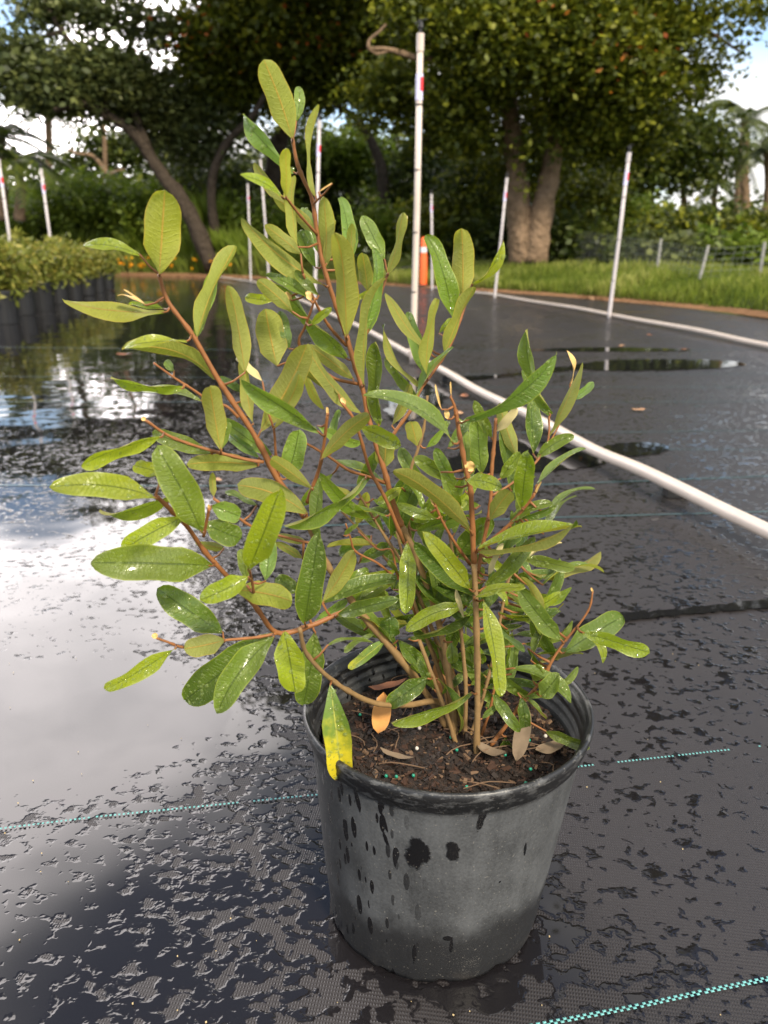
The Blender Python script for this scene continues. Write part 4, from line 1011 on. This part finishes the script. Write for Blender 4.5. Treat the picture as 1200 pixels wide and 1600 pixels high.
LV = """249 428 258 296 62 W -1
219 398 128 381 20 L 0 . 6
257 488 103 478 25 W 0 . 7
257 483 200 473 12 L 1
227 477 184 459 5 B
229 477 193 452 3 B
308 527 368 384 21 P 0 . -3
305 527 335 420 20 G 1
292 533 190 541 16 L -1 . 5
336 591 192 541 26 u 0 . 5
383 582 362 448 30 U 0
433 572 415 483 50 U 0
452 545 437 485 20 G 1
427 470 382 464 18 L 1
457 487 402 437 27 u 0
487 470 415 428 18 T 1
541 560 427 441 24 T 0
457 217 412 93 45 P -1
463 190 467 133 19 G 1
460 270 373 181 25 G 1
447 308 445 229 19 W -1
440 307 375 273 16 L -1 . 3
447 318 397 256 17 u 1
495 364 430 305 20 u 1
465 386 455 274 16 P -1
493 307 493 163 11 P 0
507 420 505 307 26 P 0
545 416 533 306 26 G 1
510 412 522 343 12 P 0
541 527 530 358 41 P -1
550 396 550 350 15 W 1
507 446 375 344 30 u -1 . 3
470 397 414 352 22 u 0
493 418 468 360 20 T 1
497 394 473 322 22 G 1
498 462 460 422 16 T 1
487 507 518 482 14 L -1
553 470 578 456 10 L 1
575 455 566 396 24 u 1
558 542 596 390 18 G 0 . -7
569 602 585 430 15 P -1 . -3
601 406 566 336 27 G 0
606 428 629 332 17 P -1
622 375 637 336 8 X 1
664 544 603 456 18 u 0
665 590 634 487 24 G 1
657 604 592 512 14 u 0
667 589 684 467 17 P -1
592 665 590 533 25 T 0
708 502 672 365 32 T 0 . -4
723 466 722 357 38 U 0
738 445 790 380 13 L -1
695 551 738 446 18 u -1
686 521 706 497 10 L 1
647 633 708 542 11 G 0
667 540 672 498 4 B
860 648 814 519 22 T 0
729 657 876 565 24 G -1 . 3
833 709 827 574 25 D 1
857 682 911 566 16 P 0 . -5
891 600 890 547 5 B
892 626 928 597 14 G 1
838 716 897 680 21 T 0 . 5
708 693 579 609 27 G -1 . 5
727 768 718 652 22 T 1
752 740 746 650 32 G 0
768 684 740 626 18 T 0
808 713 780 630 24 U 1
775 674 808 638 16 X 0
800 768 783 670 24 D 1
782 748 813 707 20 T 0
815 794 825 707 33 L -1 . 0 16
838 758 912 697 11 G 0
728 750 783 762 27 L -1 . 5
736 830 616 731 27 u -1 . 6
713 748 648 714 26 T 1
765 812 798 767 30 U -1
795 818 861 783 17 T 0
747 858 908 820 22 L -1 . 0
747 860 905 824 14 u -1
853 802 925 757 10 G 0
758 917 837 841 24 T 0
811 881 876 844 8 X 0
762 899 780 850 9 X -1 . 6
816 872 898 892 20 T 0 . 3
788 916 877 892 20 D 1
741 934 821 918 15 L -1 . 3
785 928 900 928 22 T 1
848 914 941 883 6 T 1
877 1000 809 918 31 G -1
779 957 851 964 9 L 0
788 996 877 1001 5 T 1
755 937 783 1088 30 L -1 . 2 26
734 921 666 836 31 L -1 . -2
744 932 648 848 28 D 0
636 847 634 959 29 L -1 . 0 26
728 947 634 985 27 L -1 . 5
737 981 648 898 26 D 1
760 1058 647 986 18 D 0
706 1003 708 1037 20 T -1
622 1000 671 1053 26 D 0
737 1082 612 1130 19 T -1 . -3
669 1060 604 1103 32 D -1
755 1077 844 1070 18 D 0
802 1044 896 1092 20 T -1
845 1088 872 1055 32 G -1
832 1062 845 1040 24 T 0
770 1084 812 1144 20 T -1
814 1088 821 1147 20 D 0
809 1082 853 1124 6 T 0
753 1123 778 1102 10 T 0
791 1151 789 1188 23 D 0
881 1020 976 962 40 G 1 . 4 16
910 988 1016 1024 24 L -1 . 5
912 990 944 1036 13 L -1 . 8
285 607 171 597 18 L 0 . 6
316 627 221 610 17 T 1 . 3
345 703 328 600 36 U -1
250 683 127 728 22 L -1 . 8
332 709 237 676 28 T 1
346 701 358 660 14 G 0
404 728 292 725 30 u 0 . 4
252 738 209 727 26 L 1
314 831 246 700 56 T -1 . 0 24
243 778 78 760 42 L -1 . 3 22
280 767 155 810 20 T 1 . 3
288 808 190 860 36 L -1 . 6 30
330 884 148 878 62 T -1 . 0 34
388 890 438 763 48 L -1 . -3 34
388 901 313 937 36 L -1
366 922 458 940 42 W -1 . 4 10
348 988 246 919 48 D 0
351 1000 288 1014 36 U -1
274 1013 166 1080 28 L -1 . 4
426 990 281 1100 58 D 0 . 4
428 995 338 1114 48 T -1 . -3
444 987 461 1084 48 L -1 . 4 26
493 988 474 1102 46 D 0 . 2
476 973 497 843 46 D -1
504 941 554 860 30 P 0
504 943 620 903 25 D 0
527 961 620 937 25 D -1
415 908 422 838 28 G 1
604 999 545 1045 18 Y 0
588 990 538 1020 9 T 0
512 1008 583 1003 5 T 0
540 908 576 890 18 T 1
619 891 571 900 12 L 0
480 848 429 836 14 u 1
473 873 431 848 14 u 1
504 862 500 746 21 G 0
607 1000 607 965 36 D 0
588 851 511 852 12 u 0
407 674 480 537 46 U 0
429 669 473 578 24 U -1
566 647 477 540 26 u -1
552 592 482 540 22 u 1
529 617 472 580 16 u 1
498 675 376 598 31 G -1 . 4
396 662 380 556 19 U 0
503 717 578 648 27 u -1 . 3
564 668 625 697 29 L -1
496 665 564 697 18 G 1
447 748 467 671 38 G 0 . 0 20
488 764 420 714 24 u -1
480 803 370 758 42 u -1 . 6
571 748 450 828 20 T -1 . 3
585 812 500 741 25 T -1
604 806 496 800 13 T 0
557 820 574 770 20 W 1
599 732 602 690 34 u 0
612 665 642 600 17 u 0
652 620 601 555 18 T 1
652 697 642 658 27 U 0
611 838 650 748 36 D 0
628 762 590 786 17 L -1
683 810 620 787 18 T 0
651 829 712 808 17 T -1
710 834 704 743 26 T 1
715 870 769 810 36 D 0
650 800 632 850 22 D 1
537 836 559 819 8 T 0
426 712 347 655 26 T 1
405 715 354 678 17 G 1
319 817 378 842 40 D 1
330 790 376 808 33 G 1
334 776 332 738 12 U 1
401 790 352 765 11 G 1
350 857 307 850 15 u 1
386 905 376 858 20 T 1
272 580 258 563 14 G 1
386 618 341 587 13 D 1
395 645 374 629 12 T 1
410 596 370 555 13 X 1
468 925 430 903 27 D 1
487 977 543 937 18 G 1
516 1070 534 1224 46 Y -1 -.1
852 1142 921 1170 18 T -1
470 560 505 640 14 U 1
520 700 530 640 14 G 1
640 735 600 800 20 D 1
690 760 655 820 22 T 1
700 900 620 860 24 D 1
690 930 610 915 22 T 1
720 960 690 1040 24 D 1
700 980 760 1035 20 T 1
680 1000 640 1060 18 D 1
760 880 700 850 22 D 1
770 870 815 835 20 D 1
740 900 690 905 22 T 1
600 830 560 790 20 T 1
640 880 590 850 22 T 1
665 915 605 950 24 D 1
760 960 800 1010 18 D 1
780 940 845 975 20 D 1
705 870 660 840 24 T 1
660 760 625 700 24 G 1
590 700 560 760 20 D 1
520 740 470 790 18 T 1
750 790 700 790 20 T 1
770 790 820 760 20 D 1
700 700 740 650 18 D 1
690 880 650 930 22 D 1
725 1010 780 990 16 T 1
650 960 590 985 20 D 1
560 965 610 1000 18 T 1
790 900 850 940 18 D 1
710 760 680 700 22 T 1
560 880 610 850 20 D 1
700 1060 680 1010 16 D 1
735 1070 780 1040 16 T 1
705 618 704 596 3 B
690 640 680 600 4 B
712 915 724 965 8 X -1
455 470 447 456 8 B
485 470 480 455 10 B
540 632 533 622 8 B
228 657 222 652 8 B
245 997 239 990 10 B
740 735 728 722 16 B
700 655 697 640 9 B
498 300 519 286 3 B
926 925 924 918 4 B
835 775 846 752 4 B
678 790 673 776 5 B
327 797 326 788 5 B
512 648 511 636 5 B
630 905 660 985 16 T 1
665 700 700 660 12 G 0
756 1060 800 1075 14 D 1
690 1085 730 1050 14 D 1
800 985 790 1065 14 T 1"""
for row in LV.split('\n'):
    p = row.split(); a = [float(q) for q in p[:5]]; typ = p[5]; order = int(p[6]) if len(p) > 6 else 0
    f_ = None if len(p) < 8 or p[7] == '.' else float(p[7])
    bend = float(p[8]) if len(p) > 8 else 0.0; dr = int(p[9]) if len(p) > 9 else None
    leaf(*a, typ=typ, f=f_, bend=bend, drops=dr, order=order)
gq = random.Random(77)
for _ in range(64):
    a_, b_ = gq.uniform(585, 850), gq.uniform(800, 1110)
    if b_ > 1040 and (a_ < 640 or a_ > 830): continue
    an = gq.choice([gq.uniform(35, 85), gq.uniform(95, 150), gq.uniform(-75, -25), gq.uniform(0, 30)]); Lf = gq.uniform(50, 110)
    leaf(a_, b_, a_+Lf*math.cos(R(an)), b_-Lf*math.sin(R(an)), gq.uniform(8, 19), typ=gq.choice('DDTTLGU'), order=gq.choice([1, 1, 0]))
gf = random.Random(31)
for _ in range(38):
    a_, b_ = gf.uniform(470, 800), gf.uniform(720, 1010)
    if abs(a_-650)/190+abs(b_-870)/170 > 1.15: continue
    an = gf.choice([gf.uniform(-70, 70), gf.uniform(110, 250)]); Lf = gf.uniform(55, 105)
    leaf(a_, b_, a_+Lf*math.cos(R(an)), b_-Lf*math.sin(R(an)), gf.uniform(10, 22), typ=gf.choice('DDTTGU'), order=1)
d_ = link('water_drops', new_mesh('water_drops', local(plant, DV), DF, DROP, smooth=True), plant); d_['kind'] = 'stuff'

# dry leaves lying in the pot
def in_pot(px, py, dz=.006):
    p = gnd(px, py, SZ+dz); return p
flat_leaf('dry_leaf', tuple(in_pot(815, 1165)), .052, .014, R(70), PALE_DEAD, 'pale split dry leaf standing against the pot rim at right', .2, .55, group='dead leaves lying on the potting soil')
flat_leaf('dry_leaf', tuple(in_pot(860, 1172)), .030, .014, R(20), PALE_DEAD, 'short pale dry leaf lying rightmost under the rim', .3, .1, group='dead leaves lying on the potting soil')
flat_leaf('dry_leaf', tuple(in_pot(597, 1128, .012)), .038, .017, R(80), simple('orange_dry_leaf', (.50, .24, .07), .6, .3, .3, 60), 'orange-brown dry leaf hanging off the low stem at left', .5, .7, group='dead leaves lying on the potting soil')
flat_leaf('dry_leaf', tuple(in_pot(692, 1075, .02)), .038, .022, R(100), simple('tawny_dry_leaf', (.42, .19, .07), .6, .3, .35, 60), 'tawny dry leaf caught among the stem bases', .3, .9, group='dead leaves lying on the potting soil')
flat_leaf('dry_leaf', tuple(in_pot(768, 1180)), .030, .012, R(-40), PALE_DEAD, 'small curled dry leaf beside the foremost stem', .6, .1, group='dead leaves lying on the potting soil')
flat_leaf('dry_leaf', tuple(in_pot(620, 1185)), .032, .006, R(-25), PALE_DEAD, 'thin curled dry leaf at the front left of the soil', .5, .0, group='dead leaves lying on the potting soil')
flat_leaf('dry_leaf', tuple(in_pot(607, 1075)), .040, .010, R(15), DEAD, 'narrow brown dry leaf at the back left of the soil', .4, .1, group='dead leaves lying on the potting soil')
# specks of grit on the mat near the camera
mb = MB(); g = random.Random(9)
for k in range(60):
    p = gnd(g.uniform(0, 1200), g.uniform(1000, 1600), .0055); s_ = g.uniform(.0006, .0014)
    mb.box(p, (s_, s_*.8, s_*.6), Matrix.Rotation(g.uniform(0, 3), 3, 'Z'))
tag(mb.build('grit', simple('pale_grit', (.5, .38, .2), .8, .2, .4, 50)), 'tiny pale grit specks scattered on the near mat', 'grit', kind='stuff')
